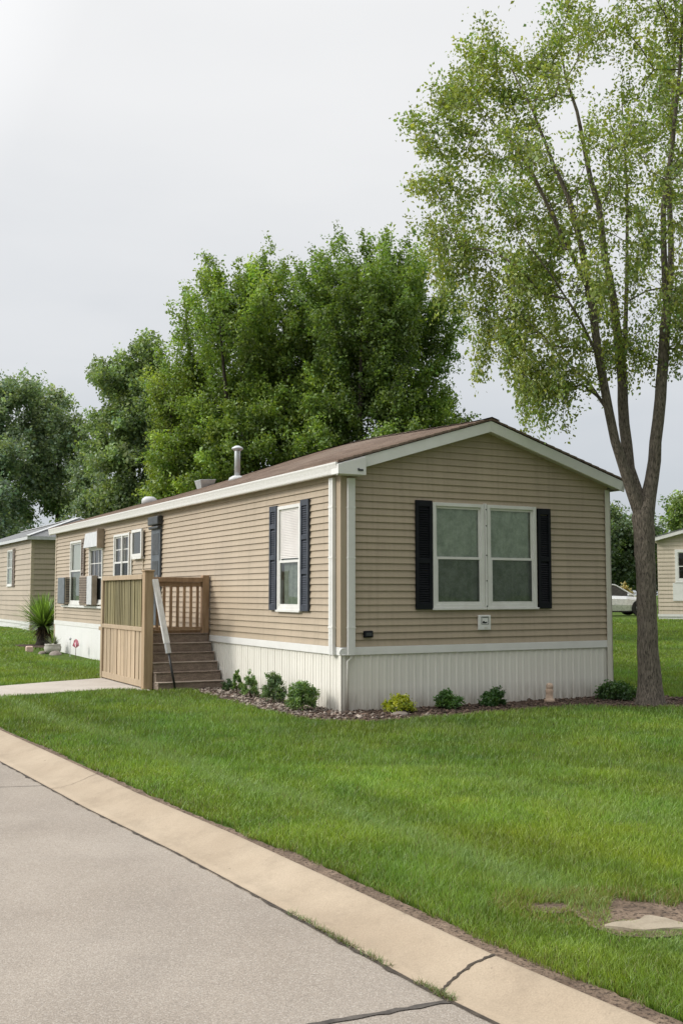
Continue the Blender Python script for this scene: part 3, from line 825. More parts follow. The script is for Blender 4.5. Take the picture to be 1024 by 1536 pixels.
# chips and pebbles in the bed
def scatter_chips(name, mat, n, region, size, seed, label, flat=.4):
    rg = np.random.default_rng(seed)
    x0, y0 = bedw.min(0); x1, y1 = bedw.max(0)
    x = rg.uniform(x0, x1, n); y = rg.uniform(y0, y1, n)
    k = poly_mask(x, y, bedw); x = x[k]; y = y[k]
    s, t = to_st(x, y); k = region(s, t, rg.random(len(s))); x = x[k]; y = y[k]; n = len(x)
    oc = np.array([(1, 0, 0), (0, 1, 0), (-1, 0, 0), (0, -1, 0), (0, 0, 1), (0, 0, -1)], float)
    fc = np.array([(0, 1, 4), (1, 2, 4), (2, 3, 4), (3, 0, 4), (1, 0, 5), (2, 1, 5), (3, 2, 5), (0, 3, 5)])
    S = size * np.exp(rg.normal(size=(n, 1)) * .35); sc = S * np.stack([rg.uniform(.6, 1.3, n), rg.uniform(.4, 1.0, n), flat * rg.uniform(.5, 1.2, n)], 1)
    a = rg.uniform(0, 6.28, n); c, q = np.cos(a), np.sin(a)
    L = oc[None] * sc[:, None]
    L = L + rg.normal(size=L.shape) * S[:, None] * .12
    X = L[..., 0] * c[:, None] - L[..., 1] * q[:, None]; Y = L[..., 0] * q[:, None] + L[..., 1] * c[:, None]
    V = np.stack([X + x[:, None], Y + y[:, None], L[..., 2] + .014], 2).reshape(-1, 3)
    F = (fc[None] + (np.arange(n) * 6)[:, None, None]).reshape(-1, 3)
    o = quads_mesh(name, V, F, np.ones((len(V), 3)), mat)
    tag(o, label, 'ground cover', kind='stuff')
scatter_chips('bark_chips', M['chips'], 9000, lambda s, t, u: (t < .1) | (u < .25), .026, 1, 'loose bark chips in the bed along the home')
scatter_chips('pebbles', M['pebble'], 9000, lambda s, t, u: ((t > -.4) & (s < .1)) | ((s < 1.0) & (u < .25)), .024, 2, 'pale pebbles in the bed along the side wall', .55)

# ------------------------------------------------------------------ homes
COURSE = .0925
class Home:
    def __init__(s, name, loc, rz, W, L, zb, ze, slope, mats, label, cat='mobile home', hip=False, course=COURSE, lip=.021):
        s.course, s.lip = course, lip
        s.root = tag(empty(name, loc, rz), label, cat)
        s.W, s.L, s.zb, s.ze, s.slope, s.m, s.hip = W, L, zb, ze, slope, mats, hip
        s.F = {'g': lambda a, z, o: (a, -o, z), 'l': lambda a, z, o: (-o, a, z), 'r': lambda a, z, o: (W + o, a, z), 'b': lambda a, z, o: (a, L + o, z)}
    hump = staticmethod(lambda y: 0.0)
    def walls(s, holes):
        W, L, zb, ze, sl = s.W, s.L, s.zb, s.ze, s.slope
        for fk, A in (('g', W), ('l', L), ('r', L), ('b', W)):
            gab = fk in 'gb' and not s.hip
            F = s.F[fk]; mb = MB()
            top = ze + (sl * W / 2 if gab else 0) - .01
            hs = holes.get(fk, [])
            cuts = sorted(set([ze] + [h[2] for h in hs] + [h[3] for h in hs]))
            lip = s.lip; z = zb; COURSE = s.course
            def rng_a(zz):
                if gab and zz > ze: e = (zz - ze) / sl; return e, A - e
                return 0, A
            segs = [0.0]
            while z < top - 1e-4:
                zt = min(z + COURSE, top)
                zz = [z] + [c for c in cuts if z + 1e-4 < c < zt - 1e-4] + [zt]
                oo = lambda q, z=z, CO=COURSE: lip * (1 - (q - z) / CO) + .002
                for i in range(len(zz) - 1):
                    p, q = zz[i], zz[i + 1]
                    l0, r0 = rng_a(p); l1, r1 = rng_a(q)
                    bl = sorted([(h[0], h[1]) for h in hs if h[2] < q - 1e-4 and h[3] > p + 1e-4])
                    cur = None; spans = []
                    st = (l0, l1)
                    for h0, h1 in bl:
                        spans.append((st, (h0, h0))); st = (h1, h1)
                    spans.append((st, (r0, r1)))
                    for (a0, a1), (b0, b1) in spans:
                        if b0 - a0 < .002: continue
                        mb.quad(F(a0, p, oo(p)), F(b0, p, oo(p)), F(max(b1, a1), q, oo(q)), F(a1, q, oo(q)))
                        if i == 0:
                            mb.quad(F(a0, p, .0), F(b0, p, .0), F(b0, p, oo(p)), F(a0, p, oo(p)))
                z = zt
            mb.build('wall', s.m['siding'], s.root, fix=False)
    def skirting(s, ribs, mats=None):
        for fk, A in (('g', s.W), ('l', s.L), ('r', s.L), ('b', s.W)):
            F = s.F[fk]; pitch = ribs[fk]
            mb = MB(); zt = s.zb - .1; pts = []
            if pitch:
                a = 0; k = 0
                rg = random.Random(fk)
                while a < A:
                    d = .008
                    wide = k % 3 == 0
                    for da, o in ((0, 0), (.55, 0), (.68, d), (.87, d)) if not wide else ((0, 0), (.3, .002), (.62, -.001), (.72, d * 1.2), (.9, d * 1.2)):
                        if a + da * pitch <= A: pts.append((a + da * pitch, o))
                    a += pitch; k += 1
                pts.append((A, 0))
            else:
                pts = [(A * i / 24, .0) for i in range(25)]
            for i in range(len(pts) - 1):
                (a0, o0), (a1, o1) = pts[i], pts[i + 1]
                mb.quad(F(a0, -.05, o0), F(a1, -.05, o1), F(a1, zt, o1), F(a0, zt, o0))
            mb.build('skirting', (mats or {}).get(fk, s.m['skirt']), s.root, fix=False)
    def band(s, mat=None):
        mb = MB(); z0, z1 = s.zb - .108, s.zb - .002
        W, L = s.W, s.L; o = .028
        mb.box(-o, W + o, -o, -.001, z0, z1); mb.box(-o, W + o, L + .001, L + o, z0, z1)
        mb.box(-o, -.001, 0, L, z0, z1); mb.box(W + .001, W + o, 0, L, z0, z1)
        mb.build('skirting_rail', mat or s.m['trim'], s.root, bevel=.004)
    def roof(s, ohe=.17, ohg=.2, shingle=None, th=.035):
        W, L, ze, sl = s.W, s.L, s.ze, s.slope
        zr = ze + sl * W / 2 + .04
        def zt(x): return zr - sl * abs(x - W / 2)
        if not s.hip:
            mb = MB(); row = .14
            for sg in (-1, 1):
                d = 0; tot = W / 2 + ohe
                k = 0
                while d < tot:
                    d1 = min(d + row, tot)
                    xa = W / 2 + sg * d; xb = W / 2 + sg * d1
                    za, zb_ = zt(xa) + .001, zt(xb) + .009
                    y0, y1 = -ohg - .015, L + ohg + .015
                    ys = [y0, 0.5, 1.25, 2, 3, 4, 5, 6, 7.5, 9, 10.5, 12, y1]
                    fa, fb = 1 - d / tot, 1 - d1 / tot
                    lp = .010 if d1 < tot else .03
                    for ya, yb in zip(ys[:-1], ys[1:]):
                        ha, hb = s.hump(ya), s.hump(yb)
                        mb.quad((xa, ya, za + ha * fa), (xa, yb, za + hb * fa), (xb, yb, zb_ + hb * fb), (xb, ya, zb_ + ha * fb))
                        mb.quad((xb, ya, zb_ + ha * fb), (xb, yb, zb_ + hb * fb), (xb, yb, zb_ - lp + hb * fb), (xb, ya, zb_ - lp + ha * fb))
                    for yy in (y0, y1): mb.quad((xa, yy, za), (xb, yy, zb_), (xb, yy, zb_ - .03), (xa, yy, za - .03))
                    d = d1
            rf = mb.build('roof', s.m['shingle'], s.root, fix=False)
            # ridge cap
            mb = MB(); rg = random.Random(5); y = -ohg - .02; hp_ = s.hump
            while y < L + ohg:
                y1 = min(y + .3, L + ohg + .02)
                for sg in (-1, 1):
                    mb.quad((W / 2, y, zr + .022 + hp_(y)), (W / 2, y1, zr + .010 + hp_(y1)), (W / 2 + sg * .14, y1, zr - sl * .14 + .012 + hp_(y1) * .95), (W / 2 + sg * .14, y, zr - sl * .14 + .024 + hp_(y) * .95))
                y = y1
            mb.build('ridge_cap', s.m['shingle'], rf, fix=False)
            # rake boards and sloping soffits
            for yy, o in ((-ohg, -1), (L + ohg, 1)):
                for sg in (-1, 1):
                    m2 = MB(); x0 = W / 2; x1 = W / 2 + sg * (W / 2 + ohe - .004)
                    f0 = yy; f1 = yy + .03 if o < 0 else yy - .03
                    pts = [(x0, zt(x0) - .035), (x1, zt(x1) - .035), (x1, zt(x1) - .19), (x0, zt(x0) - .19)]
                    m2.hexa([(p[0], f0, p[1]) for p in pts] + [(p[0], f1, p[1]) for p in pts])
                    m2.build('rake_board', s.m['trim'], s.root, bevel=.003)
                    m2 = MB(); g1 = 0.0 if o < 0 else L; ff = f1
                    m2.quad((x0, ff, zt(x0) - .16), (x1, ff, zt(x1) - .16), (x1, g1, zt(x1) - .16), (x0, g1, zt(x0) - .16))
                    m2.build('soffit', M['soffit'], s.root, fix=False)
            for sg in (-1, 1):
                xo = W / 2 + sg * (W / 2 + ohe - .01); xi = W / 2 + sg * W / 2
                m2 = MB(); zb0 = ze - .15
                m2.quad((xo, 0, zb0), (xo, L, zb0), (xi, L, zb0), (xi, 0, zb0))
                m2.build('soffit', M['soffit'], s.root, fix=False)
        else:
            mb = MB(); o = ohe
            c = [(-o, -o), (W + o, -o), (W + o, L + o), (-o, L + o)]; z0 = ze - sl * o + .04
            r1 = (W / 2, W / 2, zr); r2 = (W / 2, L - W / 2, zr)
            C = [(x, y, z0) for x, y in c]
            mb.quad(C[0], C[1], r1); mb.quad(C[1], C[2], r2, r1); mb.quad(C[2], C[3], r2); mb.quad(C[3], C[0], r1, r2)
            rf = mb.build('roof', s.m['shingle'], s.root)
            m2 = MB()
            for a, b in ((C[0], r1), (C[1], r1), (r1, r2)):
                m2.beam(Vector(a) + Vector((0, 0, .02)), Vector(b) + Vector((0, 0, .02)), .16, .03)
            m2.build('ridge_cap', s.m['cap'], rf)
            m2 = MB(); t_ = .12
            m2.box(-o, W + o, -o, -o + .03, z0 - t_, z0 - .004); m2.box(-o, W + o, L + o - .03, L + o, z0 - t_, z0 - .004)
            m2.box(-o, -o + .03, -o + .03, L + o - .03, z0 - t_, z0 - .004); m2.box(W + o - .03, W + o, -o + .03, L + o - .03, z0 - t_, z0 - .004)
            m2.build('fascia', s.m['trim'], s.root)
        s.zt = zt; s.zr = zr
    def gutter(s, side, ohe, y0, y1, mat):
        W = s.W; x = (-ohe - .012) if side < 0 else W + ohe + .012
        zt = s.zt(x) - .012
        prof = [(.02, -.005), (.0, 0), (-.012, 0), (-.012, -.02), (-.004, -.045), (.008, -.10), (.012, -.135), (.018, -.15), (.085, -.15)]
        mb = MB()
        for i in range(len(prof) - 1):
            (a, za), (b, zb) = prof[i], prof[i + 1]
            fx = lambda q: x + (q if side < 0 else -q)
            n = 12
            for k in range(n):
                ya = y0 + (y1 - y0) * k / n; yb = y0 + (y1 - y0) * (k + 1) / n
                mb.quad((fx(a), ya, zt + za), (fx(a), yb, zt + za), (fx(b), yb, zt + zb), (fx(b), ya, zt + zb))
        for yy in (y0, y1):
            mb.quad(*[((x + (q if side < 0 else -q)), yy, zt + zq) for q, zq in prof])
        mb.build('gutter', mat, s.root, fix=False)
    def window(s, fk, a0, a1, z0, z1, split=.5, upper='curtain', lower='curtain', screen=True, grille=(0, 0), frame=None, fw=.05, parent=None, sill=True, curtain=None):
        F = s.F[fk]; fm = frame or M['vinylframe']
        mb = MB()
        mb.ring(F, a0 - .012, a1 + .012, z0 - .012, z1 + .012, fw, .003, .042)
        for b in ((a0, a0 + .012, z0 + .012, z1 - .012), (a1 - .012, a1, z0 + .012, z1 - .012)): mb.fbox(F, b[0], b[1], b[2], b[3], -.09, .003)
        mb.fbox(F, a0, a1, z0, z0 + .012, -.09, .003); mb.fbox(F, a0, a1, z1 - .012, z1, -.09, .003)
        win = mb.build('window', fm, parent or s.root, bevel=.003)
        i0, i1, j0, j1 = a0 + fw - .012, a1 - fw + .012, z0 + fw - .012, z1 - fw + .012
        zm = z0 + (z1 - z0) * split
        ms = MB(); ms.ring(F, i0, i1, zm - .02, j1, .032, -.012, .012); ms.build('sash', fm, win, bevel=.002)
        ms = MB(); ms.ring(F, i0, i1, j0, zm + .022, .036, .014, .034); ms.build('sash', fm, win, bevel=.002)
        for (p, q, o) in ((zm, j1, 0.0), (j0, zm, .022)):
            m2 = MB(); pq = [F(i0 + .01, p, o), F(i1 - .01, p, o), F(i1 - .01, q, o), F(i0 + .01, q, o)]; m2.quad(*(pq if fk in 'gr' else pq[::-1])); m2.build('pane', M['glass'], win, fix=False)
        if screen:
            m2 = MB(); m2.quad(F(i0 + .012, j0, .030), F(i1 - .012, j0, .030), F(i1 - .012, zm, .030), F(i0 + .012, zm, .030)); m2.build('insect_screen', M['screen'], win, fix=False)
        if grille[0] or grille[1]:
            m2 = MB(); nx, nz = grille
            for k in range(1, nx): x = i0 + (i1 - i0) * k / nx; m2.fbox(F, x - .009, x + .009, zm, j1, .0035, .010)
            for k in range(1, nz): zz = zm + (j1 - zm) * k / nz; m2.fbox(F, i0, i1, zz - .009, zz + .009, .0025, .0085)
            m2.build('glazing_bar', fm, win)
        def drape(p, q, kind):
            if kind == 'blind':
                m2 = MB(); zz = p
                while zz < q - .01:
                    m2.quad(F(i0, zz, -.030), F(i1, zz, -.030), F(i1, zz + .028, -.040), F(i0, zz + .028, -.040)); zz += .026
                m2.build('blind', M['blind'], win, fix=False)
            elif kind == 'curtain':
                m2 = MB(); n = 60; rg = random.Random(int(a0 * 100 + p * 10)); ph = rg.random() * 6
                def oo(u): return -.034 + .008 * math.sin(u * 34 + ph) + .006 * math.sin(u * 19 + ph * 2)
                for k in range(n):
                    u, v = k / n, (k + 1) / n
                    A0, A1 = i0 + (i1 - i0) * u, i0 + (i1 - i0) * v
                    m2.quad(F(A0, p, oo(u)), F(A1, p, oo(v)), F(A1, q, oo(v)), F(A0, q, oo(u)))
                m2.build('curtain', curtain or M['curtain'], win, smooth=True, fix=False)
        drape(zm, z1, upper); drape(z0, zm, lower)
        m2 = MB(); m2.fbox(F, a0, a1, z0, z1, -.16, -.13); m2.build('backing', M['dark_in'], win)
        if sill:
            m2 = MB(); m2.fbox(F, a0 - .03, a1 + .03, z0 - .04, z0 - .0125, .004, .062); m2.build('sill', fm, win, bevel=.003)
        return win
    def shutter(s, fk, a0, a1, z0, z1, mat, mids=(.47,), o=.018, pitch=.032, drop=0, name='shutter', parent=None):
        F0 = s.F[fk]; F = lambda a, z, q: F0(a, z + drop, q)
        mb = MB(); st = .045 if a1 - a0 > .22 else .03
        d = .034
        mb.fbox(F, a0, a0 + st, z0, z1, o, o + d); mb.fbox(F, a1 - st, a1, z0, z1, o, o + d)
        rails = [z0] + [z0 + (z1 - z0) * m - .03 for m in mids] + [z1 - .085]
        for i, zr in enumerate(rails):
            hgt = .085 if i in (0, len(rails) - 1) else .06
            mb.fbox(F, a0 + st, a1 - st, zr, zr + hgt, o, o + d)
        for i in range(len(rails) - 1):
            zz = rails[i] + (.085 if i == 0 else .06); ze = rails[i + 1]
            while zz + pitch <= ze + .004:
                mb.hexa([F(a0 + st, zz, o + .026), F(a1 - st, zz, o + .026), F(a1 - st, zz + .004, o + .030), F(a0 + st, zz + .004, o + .030),
                         F(a0 + st, zz + pitch - .004, o + .006), F(a1 - st, zz + pitch - .004, o + .006), F(a1 - st, zz + pitch, o + .010), F(a0 + st, zz + pitch, o + .010)])
                zz += pitch
        mb.fbox(F, a0 + st, a1 - st, z0 + .05, z1 - .05, o + .001, o + .004)
        return mb.build(name, mat, parent or s.root, bevel=.002)

mm = dict(siding=M['siding'], skirt=M['skirt'], trim=M['white'], shingle=M['shingle'], cap=M['shingle'])
H = Home('mobile_home', hw(0, 0), HA, 4.60, 16.2, .845, 3.29, .303, mm, 'tan sided mobile home with white ribbed skirting and brown shingle roof, in the middle')
H.hump = lambda y: float(np.interp(y, [0, 1.25, 2, 3, 4, 5, 6, 7.5, 9, 12], [0, .06, .10, .15, .175, .17, .15, .11, .07, 0]))
GW = [(1.42, 2.262, 1.36, 2.80), (2.338, 3.19, 1.36, 2.80)]
LW = [(1.19, 1.94, 1.32, 2.82), (9.45, 10.62, 1.55, 2.82), (11.55, 12.7, 1.33, 2.62), (13.45, 14.55, 1.30, 2.84)]
H.walls({'g': GW, 'l': LW})
H.skirting({'g': .115, 'l': .085, 'r': .115, 'b': .115})
# the far stretch beyond the porch has plain white panels set over the ribs
m2 = MB()
for k in range(6):
    y0 = 7.6 + k * 1.43; m2.fbox(H.F['l'], y0, y0 + 1.424, -.04, .737, .013, .019)
m2.build('skirting_panel', M['skirt_clean'], H.root)
H.band()
H.roof()
H.gutter(-1, .17, -.2, 16.4, M['white_gutter'])
H.gutter(1, .17, -.2, 16.4, M['white_gutter'])
# boxed eave return at the near corner
m2 = MB(); zt = H.zt
x0, x1 = -.178, .24
m2.hexa([(x0, -.245, 3.105), (x1, -.245, 3.105), (x1, -.04, 3.105), (x0, -.04, 3.105), (x0, -.245, zt(x0) - .045), (x1, -.245, zt(x1) - .05), (x1, -.04, zt(x1) - .05), (x0, -.04, zt(x0) - .045)])
er = m2.build('eave_return', M['white'], H.root, bevel=.004)
m2 = MB(); m2.box(.12, .19, -.256, -.2455, 3.155, 3.18); m2.box(.11, .13, -.26, -.2455, 3.165, 3.19); m2.build('clip', M['dark_metal'], er)
# white downspouts either side of the near corner, corner trims
def downspout(fk, a0, a1, z0, z1, name='downspout', mat=None):
    m = MB(); F = H.F[fk]; wd = a1 - a0
    m.fbox(F, a0, a1, z0, z1, .030, .078)
    m.fbox(F, a0 + wd * .3, a0 + wd * .4, z0, z1, .078, .082); m.fbox(F, a0 + wd * .6, a0 + wd * .7, z0, z1, .078, .082)
    o = m.build(name, mat or M['white'], H.root, bevel=.006)
    for zz in (z0 + .35, (z0 + z1) / 2 + .1, z1 - .4):
        m = MB(); m.fbox(F, a0 - .004, a1 + .004, zz, zz + .02, .014, .0825)
        m.build('strap', mat or M['white'], o)
    return o
downspout('l', .11, .225, .74, 3.09)
d2 = downspout('g', .06, .165, .74, 3.075)
m = MB(); m.tube([(.02, -.06, .83), (-.03, -.06, .83), (-.055, -.06, .80), (-.055, -.06, .765), (-.03, -.06, .745), (.06, -.06, .745)], [.011] * 6, 8); m.build('elbow', M['white'], d2, smooth=True)
m = MB(); m.tube([(.12, -.045, .74), (.12, -.04, .70), (.07, -.035, .66), (.065, -.035, .02)], [.02, .02, .018, .018], 8); m.build('drain_pipe', M['skirt'], d2, smooth=True)
for fk, a in (('g', 4.56),):
    m = MB(); m.fbox(H.F['g'], 4.525, 4.625, .0, 3.12, .025, .038); m.fbox(H.F['r'], -.038, .09, .0, 3.12, .0, .025); m.build('corner_trim', M['cream'], H.root, bevel=.003)
m = MB(); m.fbox(H.F['g'], 0, .05, .0, .737, .0135, .018); m.fbox(H.F['l'], -.018, .05, .0, .737, .0135, .018); m.build('corner_trim', M['skirt'], H.root)
m = MB(); m.fbox(H.F['g'], -.028, .062, .846, 3.15, .0185, .028); m.fbox(H.F['l'], -.0184, .108, .846, 3.15, .0185, .028); m.build('corner_trim', M['siding_corner'], H.root)
m = MB(); m.fbox(H.F['l'], 16.12, 16.222, .0, 3.13, .0185, .026); m.fbox(H.F['b'], -.026, .06, 0, 3.13, .0185, .026); m.build('corner_trim', M['tantrim'], H.root)
# gable windows with the post between
for (a0, a1, z0, z1) in GW: H.window('g', a0, a1, z0, z1, .47)
m = MB(); m.fbox(H.F['g'], 2.276, 2.324, 1.33, 2.825, .004, .03); m.fbox(H.F['g'], 2.288, 2.312, 1.33, 2.825, .0302, .05); mu = m.build('mullion', M['vinylframe'], H.root, bevel=.003)
for zz in (1.36, 1.72, 2.08, 2.5, 2.73):
    m = MB(); m.fbox(H.F['g'], 2.292, 2.308, zz, zz + .016, .0505, .058); m.build('latch', M['dark_metal'], mu)
H.shutter('g', 1.13, 1.395, 1.33, 2.83, M['black_shutter'], mids=(.44,))
H.shutter('g', 3.225, 3.46, 1.33, 2.79, M['black_shutter'], mids=(.49,))
# side windows
H.window('l', *LW[0], split=.46, upper='blind', lower='curtain', screen=False, curtain=M['curtain_grey'])
m = MB(); zz = 2.06
F = H.F['l']
while zz < 2.76: m.quad(F(1.235, zz, .016), F(1.895, zz, .016), F(1.895, zz + .024, .004), F(1.235, zz + .024, .004)); zz += .024
m.build('louvre_panel', M['blind'], H.root, fix=False)
H.shutter('l', .90, 1.155, 1.30, 2.87, M['navy_shutter'], mids=(.35, .66))
H.shutter('l', 1.975, 2.225, 1.30, 2.85, M['navy_shutter'], mids=(.5, .8))
wv = H.window('l', *LW[1], split=.52, upper='none', lower='none', screen=True, grille=(3, 2))
F = H.F['l']
m = MB(); m.fbox(F, 9.95, 10.02, 1.57, 2.80, .012, .05); m.fbox(F, 9.42, 9.48, 1.5, 2.84, .043, .056); m.build('mullion', M['vinylframe'], wv)
# the sash swung open to the right of that window
m = MB(); m.ring(F, 8.44, 9.12, 2.30, 2.86, .06, .05, .095); m.fbox(F, 8.46, 9.10, 2.25, 2.30, .02, .095); op = m.build('open_sash', M['vinylframe'], H.root, bevel=.004)
m = MB(); m.quad(F(8.49, 2.35, .075), F(8.49, 2.81, .075), F(9.07, 2.81, .075), F(9.07, 2.35, .075)); m.build('pane', M['glass'], op, fix=False)
m = MB(); m.fbox(F, 8.50, 9.06, 2.36, 2.80, .02, .05); m.build('backing', M['dark_in'], op)
m = MB(); m.fbox(F, 9.28, 9.33, 1.6, 2.8, .02, .05); m.build('stay', M['vinylframe'], op)
wm = H.window('l', *LW[2], split=.45, upper='none', lower='curtain', screen=True, grille=(3, 2), curtain=M['curtain_grey'])
m = MB(); m.hexa([F(11.5, 2.62, .02), F(12.75, 2.62, .02), F(12.75, 2.62, .17), F(11.5, 2.62, .17), F(11.5, 3.0, .02), F(12.75, 3.0, .02), F(12.75, 2.96, .13), F(11.5, 2.96, .13)])
aw = m.build('window_awning', M['grey_metal'], H.root, bevel=.006)
m = MB(); m.fbox(F, 11.47, 11.4995, 2.58, 3.02, .02, .185); m.build('side_plate', M['ac_tan'], aw)
wf = H.window('l', *LW[3], split=.52, upper='blind', lower='curtain', screen=False, curtain=M['curtain_grey'])
H.shutter('l', 12.98 + .16, 13.42, 1.28, 2.86, M['brown_shutter'], mids=(.5,), pitch=.06)
m = MB(); m.fbox(F, 11.2, 15.3, 1.205, 1.255, .02, .07); m.build('trim_strip', M['white'], H.root)
# slate door with hood, opening on the porch
m = MB(); m.fbox(F, 7.36, 7.90, .93, 2.86, .019, .06); dr = m.build('door', M['slate_door'], H.root, bevel=.004)
m = MB(); m.fbox(F, 7.32, 7.94, 2.88, 3.05, .012, .13); m.fbox(F, 7.34, 7.92, 2.80, 2.858, .062, .12); m.build('door_hood', M['dark_metal'], dr, bevel=.02)
m = MB(); m.fbox(F, 7.44, 7.82, 2.30, 2.72, .061, .066); m.fbox(F, 7.44, 7.82, 1.35, 2.18, .061, .066); m.build('door_panel', M['dark_metal'], dr, bevel=.003)
m = MB(); m.fbox(F, 7.42, 7.45, 1.75, 1.9, .06, .1); m.build('handle', M['galv'], dr)
m = MB(); m.fbox(F, 8.5, 8.54, 1.0, 2.25, .018, .035); m.build('conduit', M['tantrim'], H.root)
# gable fittings
F = H.F['g']
m = MB(); m.fbox(F, .31, .45, .965, 1.055, .018, .06); ob = m.build('outlet_box', M['black_shutter'], H.root, bevel=.012)
m = MB(); m.fbox(F, .335, .425, .985, 1.03, .0605, .066); m.build('cover', M['dark_metal'], ob, bevel=.004)
m = MB(); m.fbox(F, 2.155, 2.365, 1.035, 1.245, .017, .05); vb = m.build('vent_box', M['white'], H.root, bevel=.008)
m = MB(); m.ring(F, 2.20, 2.325, 1.115, 1.222, .006, .0505, .054); m.fbox(F, 2.222, 2.31, 1.208, 1.2145, .0505, .0535); m.build('emblem_frame', M['dark_metal'], vb)
m = MB()
m.quad(F(2.215, 1.132, .0525), F(2.262, 1.128, .0525), F(2.30, 1.137, .0525), F(2.298, 1.152, .0525), F(2.262, 1.148, .0525), F(2.240, 1.164, .0525), F(2.222, 1.154, .0525))
m.build('emblem', M['black_grip'], vb, fix=False)
m = MB(); m.fbox(F, 2.25, 2.30, 1.06, 1.075, .0505, .054); m.build('flap_tab', M['cream'], vb)
# roof fittings
zz = H.zt(1.0) + .07
m = MB(); m.lathe((1.0, 6.05, zz - .1), [(.055, 0), (.055, .62), (.05, .64)], 16)
vp = m.build('vent_pipe', M['galv'], H.root, smooth=True)
m = MB(); m.lathe((1.0, 6.05, zz + .5), [(.06, .02), (.10, .05), (.115, .06), (.10, .085), (.04, .12), (.0, .125)], 16); m.build('cap', M['galv'], vp, smooth=True)
m = MB(); m.lathe((1.0, 6.05, zz - .05), [(.17, 0), (.15, .06), (.08, .1)], 16); m.build('flashing', M['grey_metal'], vp, smooth=True)
zz = H.zt(1.5) + .05
m = MB(); m.hexa([(1.38, 8.95, zz - .1), (1.62, 8.95, zz - .05), (1.62, 9.2, zz - .05), (1.38, 9.2, zz - .1), (1.32, 8.88, zz + .14), (1.68, 8.88, zz + .16), (1.68, 9.27, zz + .16), (1.32, 9.27, zz + .14)])
rv = m.build('roof_vent', M['galv'], H.root, bevel=.01)
zz = H.zt(1.9)
m = MB(); m.lathe((1.9, 14.2, zz - .05), [(.20, 0), (.20, .10), (.18, .15), (.12, .195), (.0, .21)], 18); m.build('dome_vent', M['grey_metal'], H.root, smooth=True)

# window air conditioner hanging by the far side window
ac = tag(empty('air_conditioner', hw(-.02, 14.55, 1.28), HA), 'slate grey boxy air conditioner fixed outside the farthest side window', 'air conditioner')
m = MB(); m.box(-.13, 0, 0, .72, 0, .68); m.build('casing', M['ac_tan'], ac, bevel=.01)
m = MB(); m.box(-.152, -.131, .01, .71, .01, .67)
m.build('front_panel', M['ac_grey'], ac, bevel=.006)
m = MB()
for k in range(14): m.box(-.11, -.02, -.008, -.0005, .06 + k * .042, .06 + k * .042 + .018)
m.build('grille', M['dark_metal'], ac)

ac = tag(empty('air_conditioner', hw(-.06, 11.85, 1.28), HA), 'brown louvred air conditioner filling the lower half of the window under the white awning', 'air conditioner')
m = MB(); m.box(-.12, 0, 0, 1.15, 0, .68); m.build('casing', M['ac_tan'], ac, bevel=.01)
m = MB(); m.box(-.138, -.121, .0, .42, .01, .67); m.build('front_panel', M['grey_metal'], ac, bevel=.005)
m = MB()
for k in range(11): m.box(-.136, -.121, .47, 1.12, .04 + k * .057, .04 + k * .057 + .036)
m.build('grille', M['brown_shutter'], ac)

# ------------------------------------------------------------------ porch
pr = tag(empty('wooden_porch', hw(0, 0), HA), 'timber entrance porch with brown steps and slatted privacy panel against the tan home', 'porch')
def pbox(name, mat, *b, bevel=.004, parent=pr):
    m = MB(); m.box(*b); return m.build(name, mat, parent, bevel=bevel)
# steps: lowest first
T0 = 4.05; RIS = .15; RUN = .135
for k in range(6):
    y0 = T0 + k * RUN; zt_ = RIS * (k + 1) - .02
    z0 = 0.0 if k == 0 else RIS * k - .045
    st = pbox('step', M['step'], -1.15 + .004 * (k % 2), -.03 - .004 * k, y0, 4.86 if k < 5 else 4.84, z0, zt_ - .018, bevel=.012)
    pbox('tread', M['step_nose'] if k % 2 == 0 else M['step'], -1.16, -.03 - .004 * k, y0 - .02, y0 + RUN + .03, zt_ - .0175, zt_, bevel=.008, parent=st)
pbox('deck_floor', M['newel_wood'], -1.2, -.03, 4.865, 7.45, .86, .93)
pbox('post', M['newel_wood'], -1.31, -1.16, 4.30, 4.45, 0, 1.90, bevel=.008)
pbox('post_cap', M['newel_wood'], -1.325, -1.145, 4.285, 4.465, 1.9005, 1.93, bevel=.01)
pbox('post', M['rail_wood'], -.155, -.035, 4.74, 4.86, .66, 1.86, bevel=.01)
pbox('post', M['tan_wood'], -1.30, -1.20, 6.86, 6.96, 0, 1.80)
pbox('post', M['rail_wood'], -1.13, -1.03, 4.72, 4.82, .90, 1.735)
pbox('post', M['rail_wood'], -.42, -.34, 6.9, 6.98, .93, 1.74)
pbox('top_rail', M['rail_wood'], -1.155, -.157, 4.735, 4.865, 1.74, 1.82, bevel=.008)
pbox('under_rail', M['rail_wood'], -1.025, -.157, 4.775, 4.815, 1.665, 1.738)
pbox('bottom_rail', M['rail_wood'], -1.025, -.157, 4.775, 4.825, .935, .985)
for k in range(7):
    x = -.955 + k * .118
    pbox('baluster', M['rail_wood'], x, x + .042, 4.78, 4.82, .986, 1.664, bevel=.003)
